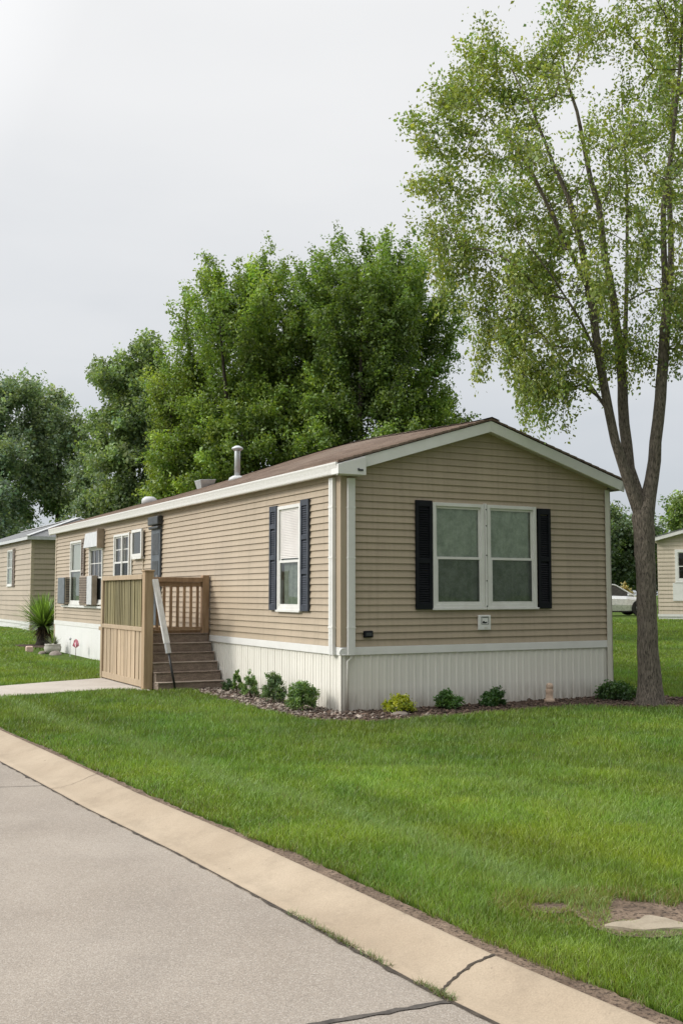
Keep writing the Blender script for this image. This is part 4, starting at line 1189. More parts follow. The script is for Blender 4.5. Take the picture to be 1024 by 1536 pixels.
# privacy panel running back from the newel
pbox('panel_rail', M['tan_wood'], -1.315, -1.175, 4.46, 6.86, 1.78, 1.86, bevel=.006)
pbox('panel_rail', M['tan_wood'], -1.30, -1.17, 4.452, 6.855, .93, 1.00, bevel=.006)
pbox('panel_rail', M['tan_wood'], -1.29, -1.19, 4.452, 6.855, .03, .14, bevel=.006)
m = MB(); rg = random.Random(2); y = 4.47
while y < 6.80:
    wv_ = rg.uniform(.05, .075); m.box(-1.262 + rg.uniform(-.006, .006), -1.235, y, min(y + wv_, 6.85), 1.001, 1.779); y += wv_ + rg.uniform(.014, .04)
m.build('slat_panel', M['green_wood'], pr)
pbox('panel_backing', M['green_wood'], -1.215, -1.205, 4.46, 6.85, 1.002, 1.778, bevel=0)
m = MB(); y = 4.47
while y < 6.76:
    wv_ = rg.uniform(.17, .20); m.box(-1.278 + rg.uniform(-.004, .004), -1.24, y, min(y + wv_, 6.852), .141, .929); y += wv_ + rg.uniform(.018, .05)
m.build('board_panel', M['tan_wood'], pr)
pbox('panel_backing', M['newel_wood'], -1.225, -1.212, 4.46, 6.85, .05, .928, bevel=0)

# leaning handrail
hp = tag(empty('handrail_pole', hw(-.9, 3.93), HA), 'white topped black handrail pole leaning from the newel post to the ground', 'handrail')
P0 = Vector((0, 0, 0)); P1 = Vector((-.24, .38, 1.78))
m = MB(); m.beam(P0.lerp(P1, .42), P1, .105, .04, up=(.3, -1, -.2)); m.build('rail_board', M['white_board'], hp, bevel=.008)
m = MB(); m.beam(P0.lerp(P1, .33), P0.lerp(P1, .419), .085, .05, up=(.3, -1, -.2)); m.build('bracket', M['galv'], hp, bevel=.008)
m = MB(); m.tube([P0, P0.lerp(P1, .36)], [.019, .019], 10); m.build('pole', M['black_grip'], hp, smooth=True)

# ------------------------------------------------------------------ shrubs and small garden things
def shrub(s, t, rx, rz, leaf, base, label, seed, n=70, per=26, upright=0.0, group=None, hue=.1, tip=None, xyz=None):
    g = np.random.default_rng(seed)
    loc = xyz if xyz else hw(s, t, .01)
    o = tag(empty('shrub', loc), label, 'shrub', group)
    T = Tree(g); T.limb([(0, 0, -.02), (0, 0, rz * .35)], [.018, .012], step=.1)
    u = rand_unit(g, n); u[:, 2] = np.abs(u[:, 2]) * 1.0
    rr = g.uniform(.62, 1.0, (n, 1)) * np.exp(g.normal(size=(n, 1)) * .08)
    q = u * rr * np.array([rx, rx, rz * .82]) + np.array([0, 0, rz * .18])
    if upright: q[:, 2] *= 1 + upright * g.random(n) * (np.abs(q[:, 0]) < rx * .5)
    T.join(q, step=.1, up=.05, cosw=.3)
    T.finish(.0025, 2.2)
    m = MB(); T.wood(m); m.build('stem', M['drystem'], o, fix=False)
    C, A, N, S, TI = spray(g, T, per * 1.7, rx * .17, [q * 1.25 for q in base], leaf, vary=.35, hue=hue)
    if tip is not None:
        up_ = C[:, 2] > rz * .45; w_ = np.clip((C[:, 2] / rz - .35) * 1.6, 0, 1)[:, None] * g.random((len(C), 1))
        TI = TI * (1 - w_) + np.array(tip) * w_
    ok = C[:, 2] > .0
    leaf_mesh('foliage', C[ok], A[ok], N[ok], S[ok], TI[ok], M['leaf'], o, width=.6)
    return o
GB = 'shrubs along the home'
shrub(-.17, 3.50, .105, .18, .020, (.055, .10, .034), 'smallest dark round shrub at the foot of the steps', 1, 50, 30, group=GB)
shrub(-.19, 3.10, .08, .30, .028, (.15, .24, .07), 'slim upright light green shrub second from the steps', 2, 50, 22, .6, group=GB)
shrub(-.26, 2.42, .14, .27, .026, (.135, .215, .075), 'pointed light green shrub third from the steps', 3, 60, 26, .5, group=GB)
shrub(-.30, 1.50, .185, .38, .024, (.105, .165, .065), 'round dusty green shrub under the shuttered side window', 4, 110, 30, .15, group=GB)
shrub(-.37, .40, .225, .36, .026, (.12, .195, .058), 'broad green shrub nearest the white downspouts at the corner', 5, 120, 30, .2, group=GB)
shrub(.62, -.42, .20, .22, .030, (.26, .30, .022), 'yellow leaved low shrub in front of the gable skirting', 6, 80, 26, group=GB, tip=(.44, .44, .03))
shrub(1.46, -.33, .19, .24, .034, (.08, .165, .036), 'small bright green shrub below the left gable shutter', 7, 60, 22, group=GB, tip=(.10, .20, .04))
shrub(2.18, -.34, .18, .23, .034, (.05, .115, .026), 'small dark green shrub leaning to the right below the right gable window', 8, 60, 22, group=GB)
shrub(4.34, -.42, .29, .22, .036, (.05, .105, .025), 'wide low dark green shrub between the home corner and the tree trunk', 9, 130, 26, group=GB)
# small plain post figure in the bed
fg = tag(empty('garden_ornament', hw(3.17, -.32, .01)), 'small peach coloured garden ornament standing in the mulch by the skirting', 'garden ornament')
m = MB(); m.lathe((0, 0, 0), [(.075, 0), (.075, .04), (.055, .05), (.05, .12), (.058, .16), (.045, .19)], 14); m.build('base', M['peach'], fg, smooth=True)
m = MB(); m.lathe((0.005, 0, .17), [(.03, 0), (.05, .03), (.052, .06), (.04, .09), (.0, .105)], 14); m.build('top', M['peach'], fg, smooth=True)
# rocks
def rock(loc, r, seed, label, mat=None, flat=.65):
    bm = bmesh.new(); bmesh.ops.create_icosphere(bm, subdivisions=3, radius=r)
    rg = np.random.default_rng(seed); dirs = rand_unit(rg, 9)
    for v in bm.verts:
        d = np.array(v.co) / r
        k = 1 + sum(.16 * max(0, float(d @ q)) ** 3 * (1 if i % 2 else -1.2) for i, q in enumerate(dirs))
        v.co = Vector((v.co.x * k * 1.25, v.co.y * k, max(v.co.z * k * flat, -r * .2)))
    me = bpy.data.meshes.new('garden_rock'); bm.to_mesh(me); bm.free(); me.materials.append(mat or M['rock'])
    o = put(bpy.data.objects.new('garden_rock', me)); o.location = loc; o.rotation_euler = (0, 0, seed)
    tag(o, label, 'rock')
    return o
rock(hw(.52, -.62, .012), .085, 3, 'brown rock in the mulch left of the yellow shrub', flat=.5)
rock(hw(-.42, 14.35, .03), .16, 5, 'brown rock beside the pot at the far corner')
rock(hw(-.62, 14.9, .03), .10, 8, 'small brown rock in front of the far flower pot')

# pale stone in the bare patch
bm = bmesh.new(); outline = [(1.20, 5.05), (1.30, 5.00), (1.42, 4.98), (1.50, 5.0), (1.62, 5.0), (1.66, 5.07), (1.56, 5.10), (1.53, 5.18), (1.46, 5.20), (1.40, 5.13), (1.30, 5.10)]
op_ = smooth_poly(outline, 1); cx, cy = np.mean(op_, axis=0)
top = [bm.verts.new((p[0] - cx, p[1] - cy, .010 + .003 * math.sin(i * 1.7))) for i, p in enumerate(op_)]
bot = [bm.verts.new(((p[0] - cx) * 1.04, (p[1] - cy) * 1.04, -.02)) for p in op_]
bm.faces.new(top)
for i in range(len(top)): bm.faces.new((top[i], bot[i], bot[(i + 1) % len(bot)], top[(i + 1) % len(top)]))
bmesh.ops.recalc_face_normals(bm, faces=bm.faces)
me = bpy.data.meshes.new('flat_stone'); bm.to_mesh(me); bm.free(); me.materials.append(M['flatstone'])
o = put(bpy.data.objects.new('flat_stone', me)); o.location = (cx, cy, .004)
tag(o, 'pale flat stone sunk in the bare soil patch of the front lawn', 'stone')
o = rock((1.70, 5.2, .012), .045, 12, 'small pale stone beside the flat stone in the bare patch', M['flatstone'], .4)

# spiky plant
yp = tag(empty('spiky_plant', (YU[0], YU[1], zy)), 'spiky fountain of long narrow leaves on a shaggy trunk by the far home corner', 'plant')
m = MB(); m.tube([(0, 0, -.05), (.0, 0, .1), (.02, 0, .3), (.0, 0, .56)], [.26, .20, .16, .17], 12); m.build('trunk', M['bark_dark'], yp, smooth=True)
g = np.random.default_rng(5)
def blades(n, zlo, elo, ehi, llo, lhi, wd, base, name, parent, droop):
    V = []; Fc = []; TI = []
    for i in range(n):
        a = g.uniform(0, 2 * math.pi); el = g.uniform(elo, ehi); ln = g.uniform(llo, lhi)
        d = np.array([math.cos(a) * math.cos(el), math.sin(a) * math.cos(el), math.sin(el)]); sd = np.array([-math.sin(a), math.cos(a), 0])
        p = np.array([math.cos(a) * .08, math.sin(a) * .08, zlo + g.uniform(-.06, .06)]); b = len(V)
        tint = np.array(base) * math.exp(g.normal() * .3)
        for k in range(6):
            u = k / 5; q = p + d * ln * u + np.array([0, 0, -droop * ln * u * u]); w_ = wd * (1 - u ** 2) + .002
            V += [q - sd * w_, q + sd * w_]; TI += [tint * (.5 + .7 * u)] * 2
            if k: Fc.append((b + 2 * k - 2, b + 2 * k - 1, b + 2 * k + 1, b + 2 * k))
    return quads_mesh(name, np.array(V), np.array(Fc), np.array(TI), M['leaf'], parent)
blades(340, .56, R(0), R(88), .95, 1.32, .021, (.17, .27, .06), 'leaf_crown', yp, .22)
blades(90, .5, R(-70), R(-10), .25, .5, .02, (.11, .075, .045), 'dead_leaves', yp, .1)

pt = tag(empty('flower_pot', hw(-.36, 14.85, .03)), 'pale stone flower pot with grey sprigs by the plain white skirting', 'flower pot')
m = MB(); m.lathe((0, 0, 0), [(.12, 0), (.20, .06), (.22, .16), (.19, .22), (.21, .24), (.19, .245)], 18); m.build('pot', M['stone_pot'], pt, smooth=True)
blades_parent = pt
o = blades(45, .24, R(25), R(88), .12, .28, .012, (.16, .18, .13), 'sprigs', pt, .1)
pk = tag(empty('flower', hw(-.30, 12.75, .02)), 'pink garden flower on a thin stake in front of the plain white skirting', 'flower')
m = MB(); m.tube([(0, 0, 0), (.0, 0, .26)], [.008, .006], 6); m.build('stem', M['drystem'], pk)
m = MB()
for k in range(7):
    a = k * .9; m.quad((0, 0, .24), (math.cos(a) * .08, math.sin(a) * .08, .30), (math.cos(a + .4) * .05, math.sin(a + .4) * .05, .42), (0, 0, .46), (math.cos(a - .4) * .05, math.sin(a - .4) * .05, .36))
m.build('petals', M['pink'], pk, fix=False)
sk = tag(empty('garden_stake', hw(-.25, 13.5, .02)), 'thin pale garden stake left of the pink flower', 'stake')
m = MB(); m.tube([(0, 0, 0), (0, 0, .42)], [.009, .009], 6); m.build('rod', M['grey_metal'], sk)
m = MB(); m.lathe((0, 0, .40), [(.012, 0), (.03, .02), (.03, .05), (.0, .07)], 10); m.build('cap', M['grey_metal'], sk, smooth=True)
bx = MB(); bx.box(-.09, .09, -.09, .09, 0, .16); o = bx.build('garden_block', M['pink_block'], None, bevel=.03); o.location = hw(-.75, 15.75, .03); o.rotation_euler = (0, 0, .4)
tag(o, 'pale pink square block at the edge of the spiky plant bed', 'block')

# ------------------------------------------------------------------ neighbouring homes
mg = dict(siding=M['siding_grey'], skirt=M['skirt_clean'], trim=M['grey_metal'], shingle=M['roof_grey'], cap=M['grey_metal'])
c2 = (-11.7, 40.0, float(ground_z(-11.7, 40.0)) - .03)
H2 = Home('neighbour_home', c2, HA, 4.65, 16, .36, 3.62, .36, mg, 'beige neighbouring mobile home with grey hipped roof at the left edge', hip=True, course=.2, lip=.028)
W2 = [(3.55, 4.6, 1.75, 3.2)]
H2.walls({'l': W2}); H2.skirting({k: 0 for k in 'glrb'}); H2.band(M['white']); H2.roof(.22, .2)
H2.window('l', *W2[0], split=.5, upper='blind', lower='curtain', screen=False, grille=(2, 2))
H2.shutter('l', 3.05, 3.48, 1.7, 3.25, M['brown_shutter'], pitch=.07)
m = MB(); m.fbox(H2.F['g'], -.02, .1, .0, 3.5, .0185, .024); m.fbox(H2.F['l'], -.024, .1, .0, 3.5, .0185, .024); m.build('corner_trim', M['tantrim'], H2.root)
mp_ = dict(siding=M['siding_pale'], skirt=M['skirt_clean'], trim=M['white'], shingle=M['roof_grey'], cap=M['white'])
c3 = (13.42, 45.0, float(ground_z(13.42, 45.0)) - .05)
H3 = Home('neighbour_home', c3, R(-20), 4.8, 14, .24, 3.50, .27, mp_, 'pale cream neighbouring home with white framed window behind the tree at the right edge', course=.17, lip=.025)
W3 = [(.72, 2.3, 1.6, 2.95)]
H3.walls({'g': W3}); H3.skirting({k: 0 for k in 'glrb'}); H3.band(M['white']); H3.roof(.2, .25)
H3.window('g', *W3[0], split=.48, upper='none', lower='none', screen=False, frame=M['white'], fw=.12)
m = MB(); m.fbox(H3.F['g'], .6, 2.42, .80, 1.55, .019, .045); m.build('window_apron', M['white'], H3.root)
m = MB(); m.fbox(H3.F['g'], 1.16, 1.26, 1.67, 2.88, -.06, -.03); m.build('curtain', M['curtain'], H3.root)

# ------------------------------------------------------------------ car behind the home
def car(loc, rz, label):
    o = tag(empty('parked_car', loc, rz), label, 'car')
    # side outline stations: x, half width, z low, z shoulder, z roof (0 = no cabin)
    body = [(-2.25, .62, .38, .62), (-2.1, .78, .28, .78), (-1.6, .86, .24, .88), (-.9, .88, .22, .92), (0, .88, .22, .92), (.8, .88, .22, .90), (1.5, .86, .24, .84), (2.0, .78, .28, .72), (2.2, .62, .36, .6)]
    m = MB(); rings = []
    for x, hw_, z0, z1 in body:
        rings.append([(x, -hw_ * .92, z0), (x, -hw_, z0 + (z1 - z0) * .4), (x, -hw_ * .98, z0 + (z1 - z0) * .8), (x, -hw_ * .84, z1), (x, 0, z1 + .03), (x, hw_ * .84, z1), (x, hw_ * .98, z0 + (z1 - z0) * .8), (x, hw_, z0 + (z1 - z0) * .4), (x, hw_ * .92, z0)])
    for i in range(len(rings) - 1):
        for k in range(8): m.quad(rings[i][k], rings[i + 1][k], rings[i + 1][k + 1], rings[i][k + 1])
        m.quad(rings[i][8], rings[i + 1][8], rings[i + 1][0], rings[i][0])
    m.quad(*rings[0]); m.quad(*rings[-1])
    bd = m.build('body', M['carpaint'], o, smooth=False, bevel=.02)
    # roof and pillars
    cab = [(-1.75, .70, .90), (-1.0, .60, 1.40), (-.2, .60, 1.47), (.35, .60, 1.42), (1.25, .70, .90)]
    m = MB()
    for i in range(len(cab) - 1):
        (x0, w0, z0), (x1, w1, z1) = cab[i], cab[i + 1]
        if 0 < i < 3: m.hexa([(x0, -w0, z0 - .03), (x1, -w1, z1 - .03), (x1, w1, z1 - .03), (x0, w0, z0 - .03), (x0, -w0 * .9, z0 + .03), (x1, -w1 * .9, z1 + .03), (x1, w1 * .9, z1 + .03), (x0, w0 * .9, z0 + .03)])
        for sg in (-1, 1): m.beam((x0, sg * w0, z0), (x1, sg * w1, z1), .07, .06)
    for sg in (-1, 1): m.beam((-.25, sg * .62, 1.45), (-.2, sg * .74, .9), .05, .08)
    m.build('roof', M['carpaint'], o, bevel=.015)
    m = MB()
    for sg in (-1, 1):
        m.quad((-1.7, sg * .70, .90), (-.98, sg * .585, 1.38), (-.2, sg * .585, 1.44), (.34, sg * .585, 1.39), (1.2, sg * .70, .90))
    m.quad((.36, -.58, 1.41), (.36, .58, 1.41), (1.24, .68, .90), (1.24, -.68, .90)); m.quad((-1.0, -.58, 1.39), (-1.0, .58, 1.39), (-1.74, .68, .90), (-1.74, -.68, .90))
    m.build('window', M['carglass'], o, fix=False)
    for x in (-1.4, 1.4):
        for sg in (-1, 1):
            y0, y1 = sg * .66, sg * .875
            w_ = MB(); w_.tube([(x, y0, .32), (x, y0 + (y1 - y0) * .1, .32), (x, y1 - (y1 - y0) * .1, .32), (x, y1, .32)], [.29, .32, .32, .29], 24); wh = w_.build('wheel', M['rubber'], o)
            w_ = MB(); w_.tube([(x, y1, .32), (x, y1 + sg * .008, .32)], [.20, .18], 20); w_.build('rim', M['galv'], wh)
            w_ = MB(); w_.tube([(x, y0, .36), (x, sg * .883, .36)], [.37, .37], 24); w_.build('wheel_arch', M['rubber'], o)
    for sg in (-1, 1):
        m = MB(); m.box(2.06, 2.2, sg * .5 - .14, sg * .5 + .14, .56, .68); m.build('headlight', M['carlamp'], o, bevel=.02)
    m = MB(); m.box(-1.9, 1.9, -.80, .80, .16, .24); m.build('underbody', M['rubber'], o)
    for sg in (-1, 1):
        m = MB(); m.box(.85, 1.0, sg * .80, sg * .98, .92, 1.02); m.build('wing_mirror', M['carpaint'], o, bevel=.02)
    return o
cx_, cy_ = 12.35, 50.0
car((cx_, cy_, float(ground_z(cx_, cy_)) + .02), R(4), 'silver car parked behind the home, seen between its corner and the tree trunk')

# ------------------------------------------------------------------ trees
def tree_root(name, x, y, label, cat='tree', group=None):
    return tag(empty(name, (x, y, float(ground_z(x, y)))), label, cat, group)

# big three-limbed tree beside the gable
g = np.random.default_rng(101)
HT = tree_root('shade_tree', 4.24, 14.9, 'tall three limbed tree with airy light green leaves beside the gable')
ox, oy = 4.24, 14.9
def xz(lst, ys): return [(x - ox, yy, z) for (x, z), yy in zip(lst, ys)]
T = Tree(g)
trunk = [(4.30, -.12), (4.30, .06), (4.295, .25), (4.285, .6), (4.28, 1.08), (4.275, 1.83), (4.26, 2.39), (4.25, 2.62)]
tid = T.limb(xz(trunk, [0] * 8), [.27, .20, .170, .150, .136, .134, .146, .156], step=.12)
Lm = [(4.19, 2.62), (4.10, 3.01), (3.98, 3.31), (3.86, 3.68), (3.76, 4.1), (3.64, 4.72), (3.51, 5.49), (3.36, 6.34), (3.16, 7.01), (2.93, 7.45), (2.63, 8.14), (2.33, 8.72)]
lid = T.limb(xz(Lm, [0, -.03, -.08, -.12, -.18, -.25, -.35, -.45, -.6, -.7, -.85, -.9]), [.11, .088, .076, .068, .066, .062, .056, .048, .036, .028, .018, .010], tid, .25)
Mm = [(4.22, 2.62), (4.18, 3.01), (4.12, 3.34), (4.09, 3.68), (4.08, 4.3), (4.09, 4.87), (4.03, 5.9), (3.94, 6.55), (3.88, 7.4), (3.78, 7.79), (3.61, 8.92), (3.45, 9.44), (3.31, 10.23)]
mid_ = T.limb(xz(Mm, [0, .06, .12, .16, .25, .35, .5, .58, .65, .7, .8, .8, .8]), [.12, .10, .088, .082, .078, .074, .06, .052, .044, .04, .026, .02, .01], tid, .25)
Rm = [(4.25, 2.62), (4.34, 2.91), (4.40, 3.15), (4.45, 3.68), (4.51, 4.3), (4.58, 5.07), (4.63, 5.57)]
rid = T.limb(xz(Rm, [0, 0, -.03, -.06, -.1, -.1, -.1]), [.125, .108, .096, .084, .080, .076, .068], tid, .25)
T.limb(xz([(4.63, 5.57), (4.58, 6.12), (4.55, 6.97), (4.66, 7.79), (4.77, 8.92), (4.84, 10.4)], [-.1, -.2, -.3, -.4, -.5, -.6]), [.052, .046, .04, .034, .024, .01], rid, .3)
T.limb(xz([(4.63, 5.57), (4.70, 5.85), (4.81, 6.54), (4.89, 7.62), (5.0, 8.4), (5.1, 9.62), (5.24, 11.3)], [-.1, .0, .2, .5, .65, .8, .9]), [.052, .05, .044, .036, .028, .018, .008], rid, .3)
def node_near(p): return int(np.argmin(np.linalg.norm(np.array(T.p) - np.array(p), axis=1)))
i = node_near((4.09 - ox, .35, 4.8)); T.limb([T.p[i], (4.20 - ox, .5, 5.2), (4.26 - ox, .65, 5.9), (4.33 - ox, .8, 6.68), (4.41 - ox, 1.0, 7.72), (4.38 - ox, 1.1, 9.2)], [.044, .040, .034, .028, .020, .009], i, .3)
i = node_near((3.41 - ox, -.45, 5.85)); T.limb([T.p[i], (2.96 - ox, -.8, 6.53), (2.58 - ox, -1.0, 7.22), (2.2 - ox, -1.1, 7.72)], [.036, .03, .022, .01], i, .3)
i = node_near((3.74 - ox, -.25, 4.39)); T.limb([T.p[i], (3.51 - ox, -.5, 4.87), (3.23 - ox, -.8, 5.26), (2.85 - ox, -1.0, 5.75), (2.3 - ox, -1.2, 6.4)], [.028, .024, .020, .015, .008], i, .3)
i = node_near((3.85 - ox, -.2, 4.01)); T.limb([T.p[i], (3.6 - ox, .3, 4.6), (3.3 - ox, .8, 5.1), (2.9 - ox, 1.2, 5.7), (2.3 - ox, 1.5, 6.6)], [.028, .024, .020, .015, .008], i, .3)
crown = [(.8, 8.32), (1.13, 8.75), (1.50, 8.7), (1.75, 9.75), (2.13, 9.93), (2.40, 9.42), (2.96, 9.93), (3.07, 10.85), (4.84, 12.6), (6.6, 12.2), (7.25, 8.6), (6.87, 6.0), (5.9, 5.0), (5.3, 5.2), (4.85, 4.95), (4.35, 4.75), (3.9, 5.0), (3.55, 4.85), (3.15, 4.5), (2.75, 4.3), (2.36, 4.75), (1.98, 5.3), (1.62, 5.7), (1.30, 6.0), (1.08, 6.7), (.98, 7.5), (1.25, 7.9)]
cp = np.array(crown)
N_ = 0; tg = []
ncl_ = 0
def spray_cluster(x, yy, z, n, rad):
    d = np.array([x - 4.2, yy * 1.3, .9 + .35 * (z - 6)]); d /= np.linalg.norm(d)
    for k in range(n):
        u = g.random()
        o_ = rand_unit(g, 1)[0] * rad * (.25 + .6 * u)
        tg.append((x - ox + o_[0] - d[0] * u * .4, yy + o_[1] - d[1] * u * .4, z + o_[2] * .8 - d[2] * u * .4))
while ncl_ < 310:
    x = g.uniform(.7, 7.3); z = g.uniform(4.1, 12.6)
    if not poly_mask(np.array([x]), np.array([z]), cp)[0]: continue
    dmin = np.min(np.linalg.norm(cp - np.array([x, z]), axis=1))
    if x > 3.5 and z < 7.2 and g.random() < .55: continue
    if x < 3.2 and z < 6.5 and g.random() < .25: continue
    yy = g.uniform(-1, 1) * min(2.6, .4 + dmin * 1.1)
    v = math.sin(x * 2.3 + yy * 1.1) * math.sin(z * 1.9 + 1.3 + yy) + .5 * math.sin(x * 4.1 + z * 3.3)
    if v < -.35 and g.random() < .7: continue
    spray_cluster(x, yy, z, int(g.integers(4, 8)), g.uniform(.16, .34)); ncl_ += 1
for x, yy, z in [(.88, -.4, 8.26), (1.18, -.5, 8.66), (1.3, .2, 8.74), (1.72, .1, 9.62), (2.12, .3, 9.8), (2.5, .1, 9.4), (1.0, .2, 7.5), (1.1, .3, 7.0), (1.35, -.2, 6.2), (1.75, .2, 5.7), (2.1, -.3, 5.2), (2.5, .2, 4.75), (2.75, -.1, 4.45), (3.15, .1, 4.6), (1.05, -.2, 8.0), (1.3, .1, 7.6), (1.45, -.3, 8.3), (1.5, .3, 9.15), (1.95, -.2, 9.3), (1.2, .3, 6.6), (1.6, -.2, 6.6), (1.4, 0, 7.1), (1.9, .3, 6.1), (2.3, -.2, 5.6)]:
    spray_cluster(x + .02, yy, z, 8, .17)
T.join(tg, step=.3, up=.14, wob=.07, cosw=.55, plw=.05)
T.finish(.0042, 2.35)
# hanging twigs under the crown
nb = len(T.p)
low = [i for i in T.tips if T.p[i][2] < 6.6]
for i in low:
    if g.random() < .28:
        p = T.p[i].copy(); last = i; L_ = g.uniform(.25, .7)
        for k in range(4):
            p = p + np.array([g.normal() * .03, g.normal() * .03, -L_ / 4]); last = T.add(p, last, .0035)
            T.r[last] = .0035
        T.tips.append(last); T.tips.append(last - 1); T.tips.append(last - 2)
m = MB(); T.wood(m, nmax=18)
wood = m.build('trunk', M['bark'], HT, smooth=True, fix=False)
C, A, N, S, TI = spray(g, T, 46, .115, (.27, .33, .085), .051, along=2.0, thin=.010, per_thin=2.0, vary=.3, hue=.12, droop=.5)
leaf_mesh('crown', C, A, N, S, TI, M['leaf'], HT, width=.62)

def plume_tree(name, x, y, cx, Rr, H0, Hh, nlead, base, label, seed, leaf=.092, per=46, sig=.165, nt_=16, trunkr=.22, ry=.85, zlow=2.4, group=None, stems=4, nbody=270):
    g = np.random.default_rng(seed)
    root = tree_root(name, x, y, label, group=group)
    T = Tree(g)
    b = T.limb([(0, 0, -.1), (0, 0, .6), (.03, .02, 1.6)], [trunkr * 1.3, trunkr, trunkr * .95], step=.3)
    for k in range(stems):
        a = k * 2.4 + seed; rr = .35 * Rr
        T.limb([(0.03, .02, 1.6), (math.cos(a) * rr * .4 + cx * .3, math.sin(a) * rr * .4, 3.2), (math.cos(a) * rr + cx * .8, math.sin(a) * rr, 6.0), (math.cos(a) * rr * 1.25 + cx, math.sin(a) * rr * 1.25, Hh * .78)], [trunkr * .7, trunkr * .6, trunkr * .42, trunkr * .12], b, .4)
    tg = []; mul = []
    def plume(tip, dirv, ln, n, w0, tone):
        dirv = dirv / np.linalg.norm(dirv)
        for j in range(n):
            u = g.random() ** .8
            wdt = .04 + w0 * u ** .8 * (1.15 - .35 * u)
            o_ = rand_unit(g, 1)[0] * wdt * g.uniform(.35, 1)
            o_ -= dirv * abs(float(o_ @ dirv)) * .5
            tg.append(tip - dirv * ln * u + o_)
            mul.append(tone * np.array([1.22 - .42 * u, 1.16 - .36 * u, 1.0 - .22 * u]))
    zc = zlow + (H0 - zlow) * .55
    # upright leaders that make the feathery top
    for k in range(nlead):
        r = Rr * math.sqrt(g.random()) * .93; a = g.uniform(0, 2 * math.pi); fr = r / Rr
        zt_ = H0 + (Hh - H0) * (max(0, 1 - fr ** 2.2)) ** .55 * g.uniform(.84, 1.0) + g.normal() * .12
        if g.random() < .4: zt_ += g.uniform(.1, .55)
        lean = .15 + .42 * fr
        plume(np.array([cx + math.cos(a) * r, math.sin(a) * r * ry, zt_]), np.array([math.cos(a) * lean, math.sin(a) * lean, 1.0]), g.uniform(1.6, 2.6), nt_, .52, math.exp(g.normal() * .16))
    # side boughs layered around the lower crown, tips turned up
    for k in range(nbody):
        u = rand_unit(g, 1)[0]
        if u[1] > .3 and g.random() < .6: u[1] *= -1
        lob = g.uniform(.80, 1.05)
        p = np.array([cx, 0, zc]) + u * lob * np.array([Rr, Rr * ry, (H0 - zlow) * .72])
        if p[2] < 2.3: continue
        plume(p, np.array([u[0] * 1.1, u[1] * 1.1, .45 + .5 * max(0, u[2])]), g.uniform(1.1, 1.9), nt_, .50, math.exp(g.normal() * .18))
    tg = np.array(tg); mul = np.array(mul); ok = tg[:, 2] > 2.2; tg = tg[ok]; mul = mul[ok]
    T.join(tg, step=.5, up=.06, wob=.05, cosw=.7, plw=.08)
    T.finish(.006, 2.4)
    m = MB(); T.wood(m, minr=.009, nmax=10); m.build('trunk', M['bark_dark'], root, smooth=True, fix=False)
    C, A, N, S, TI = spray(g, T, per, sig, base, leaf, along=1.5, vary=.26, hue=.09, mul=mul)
    leaf_mesh('crown', C, A, N, S, TI, M['leaf'], root, width=.62)
    return root
GT = 'trees behind the home'
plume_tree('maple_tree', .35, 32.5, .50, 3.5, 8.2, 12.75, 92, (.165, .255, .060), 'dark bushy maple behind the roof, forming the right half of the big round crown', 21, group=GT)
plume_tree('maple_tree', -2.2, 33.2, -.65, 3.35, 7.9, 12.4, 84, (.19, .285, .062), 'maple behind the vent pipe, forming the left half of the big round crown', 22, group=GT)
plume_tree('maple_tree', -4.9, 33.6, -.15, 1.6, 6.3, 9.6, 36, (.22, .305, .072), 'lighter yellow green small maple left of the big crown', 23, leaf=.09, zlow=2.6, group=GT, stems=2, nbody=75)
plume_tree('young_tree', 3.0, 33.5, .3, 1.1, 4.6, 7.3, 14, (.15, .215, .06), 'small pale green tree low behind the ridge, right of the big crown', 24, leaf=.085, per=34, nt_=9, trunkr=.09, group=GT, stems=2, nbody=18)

def clump_tree(name, x, y, Rx, zc, Rz, base, label, seed, ncl=26, per_cl=14, leaf=.2, per=40, sig=.3, trunkr=.25, clr=.9, droop=0., group=GT, cx=0., trans=0):
    g = np.random.default_rng(seed)
    root = tree_root(name, x, y, label, group=group)
    T = Tree(g)
    b = T.limb([(0, 0, -.1), (0, 0, 1.2), (g.normal() * .1, 0, zc - Rz * .7), (cx * .6, 0, zc), (cx, 0, zc + Rz * .75)], [trunkr * 1.2, trunkr, trunkr * .8, trunkr * .5, trunkr * .1], step=.5)
    tg = []
    for k in range(ncl):
        u = rand_unit(g, 1)[0] * g.uniform(.35, 1.0) ** .6
        c = np.array([cx + u[0] * Rx, u[1] * Rx, zc + u[2] * Rz])
        for j in range(per_cl): 
            o_ = g.normal(size=3) * clr * .45; o_[2] *= .7
            tg.append(c + o_)
    tg = np.array(tg); tg = tg[tg[:, 2] > 1.2]
    T.join(tg, step=.7, up=.05, wob=.06, cosw=.6, plw=.06)
    T.finish(.008, 2.4)
    m = MB(); T.wood(m, minr=.014, nmax=8); m.build('trunk', M['bark_dark'], root, smooth=True, fix=False)
    C, A, N, S, TI = spray(g, T, per, sig, base, leaf, along=1.2, vary=.32, hue=.08, droop=droop)
    leaf_mesh('crown', C, A, N, S, TI, M['leaf'], root, width=.65)
    return root
clump_tree('willow_tree', -9.6, 48.5, 1.95, 8.0, 5.1, (.20, .275, .11), 'tall narrow grey green tree between the big crown and the left trees', 31, 60, 18, leaf=.15, per=60, sig=.25, droop=.8, clr=.8)
clump_tree('willow_tree', -7.6, 46.5, 1.3, 5.2, 3.4, (.10, .155, .05), 'short dark tree low behind the far end of the roof', 32, 26, 14, leaf=.15, per=54, sig=.25, droop=.6, clr=.8)
FC = (.235, .31, .19)
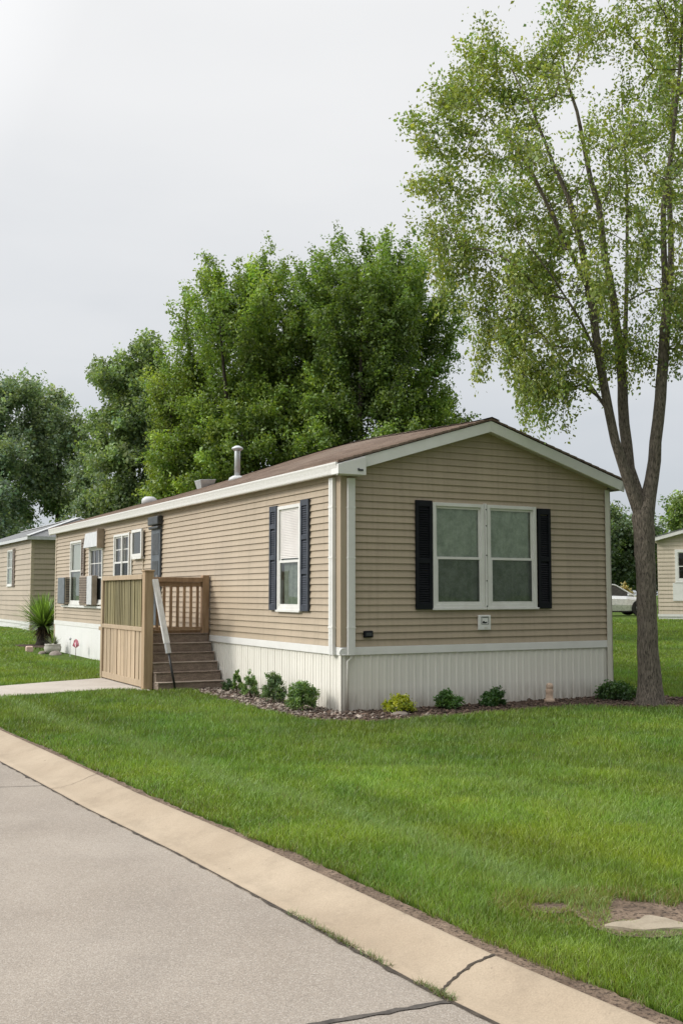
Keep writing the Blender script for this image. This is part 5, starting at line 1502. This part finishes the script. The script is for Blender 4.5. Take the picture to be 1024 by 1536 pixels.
clump_tree('poplar_tree', -22.6, 70, 3.2, 10.0, 6.2, FC, 'hazy blue green tree standing farthest left', 33, 56, 16, leaf=.21, per=60, sig=.40, clr=1.2)
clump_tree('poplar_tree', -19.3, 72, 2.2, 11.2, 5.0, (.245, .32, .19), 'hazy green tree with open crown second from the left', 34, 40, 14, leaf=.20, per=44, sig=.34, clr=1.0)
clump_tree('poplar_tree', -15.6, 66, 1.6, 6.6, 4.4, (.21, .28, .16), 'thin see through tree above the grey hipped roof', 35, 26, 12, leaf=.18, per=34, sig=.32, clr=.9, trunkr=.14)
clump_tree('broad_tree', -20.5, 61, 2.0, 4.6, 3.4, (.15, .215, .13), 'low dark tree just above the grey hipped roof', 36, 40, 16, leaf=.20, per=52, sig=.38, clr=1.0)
FR = 'trees beyond the right hand lawn'
clump_tree('broad_tree', 21.2, 84, 2.4, 4.6, 3.4, (.125, .18, .085), 'hazy dark green tree seen above the silver car', 41, 30, 14, leaf=.22, per=56, sig=.42, clr=1.1, group=FR)
clump_tree('broad_tree', 24.6, 86, 2.2, 4.2, 3.3, (.13, .19, .085), 'dull green tree right behind the shade tree trunk', 42, 26, 14, leaf=.22, per=56, sig=.42, clr=1.1, group=FR)
clump_tree('broad_tree', 24.6, 74, 1.7, 5.6, 2.9, (.18, .26, .075), 'brighter green tree rising behind the pale neighbouring roof', 43, 26, 14, leaf=.20, per=52, sig=.34, clr=.9, group=FR)
clump_tree('broad_tree', 18.0, 82, 2.2, 4.6, 3.2, (.125, .18, .085), 'hazy tree mostly hidden by the home corner', 44, 24, 14, leaf=.22, per=56, sig=.42, clr=1.1, group=FR)
# dry ornamental clumps behind the car
zb_ = float(ground_z(15.6, 60))
shrub(0, 0, .75, 1.5, .12, (.26, .21, .085), 'straw coloured rounded bush behind the silver car', 51, 120, 24, xyz=(15.85, 60, zb_), group='bushes behind the car')
shrub(0, 0, .9, 1.15, .12, (.12, .075, .035), 'rusty brown bush left of the straw coloured one', 52, 120, 24, xyz=(14.75, 61, zb_), group='bushes behind the car')
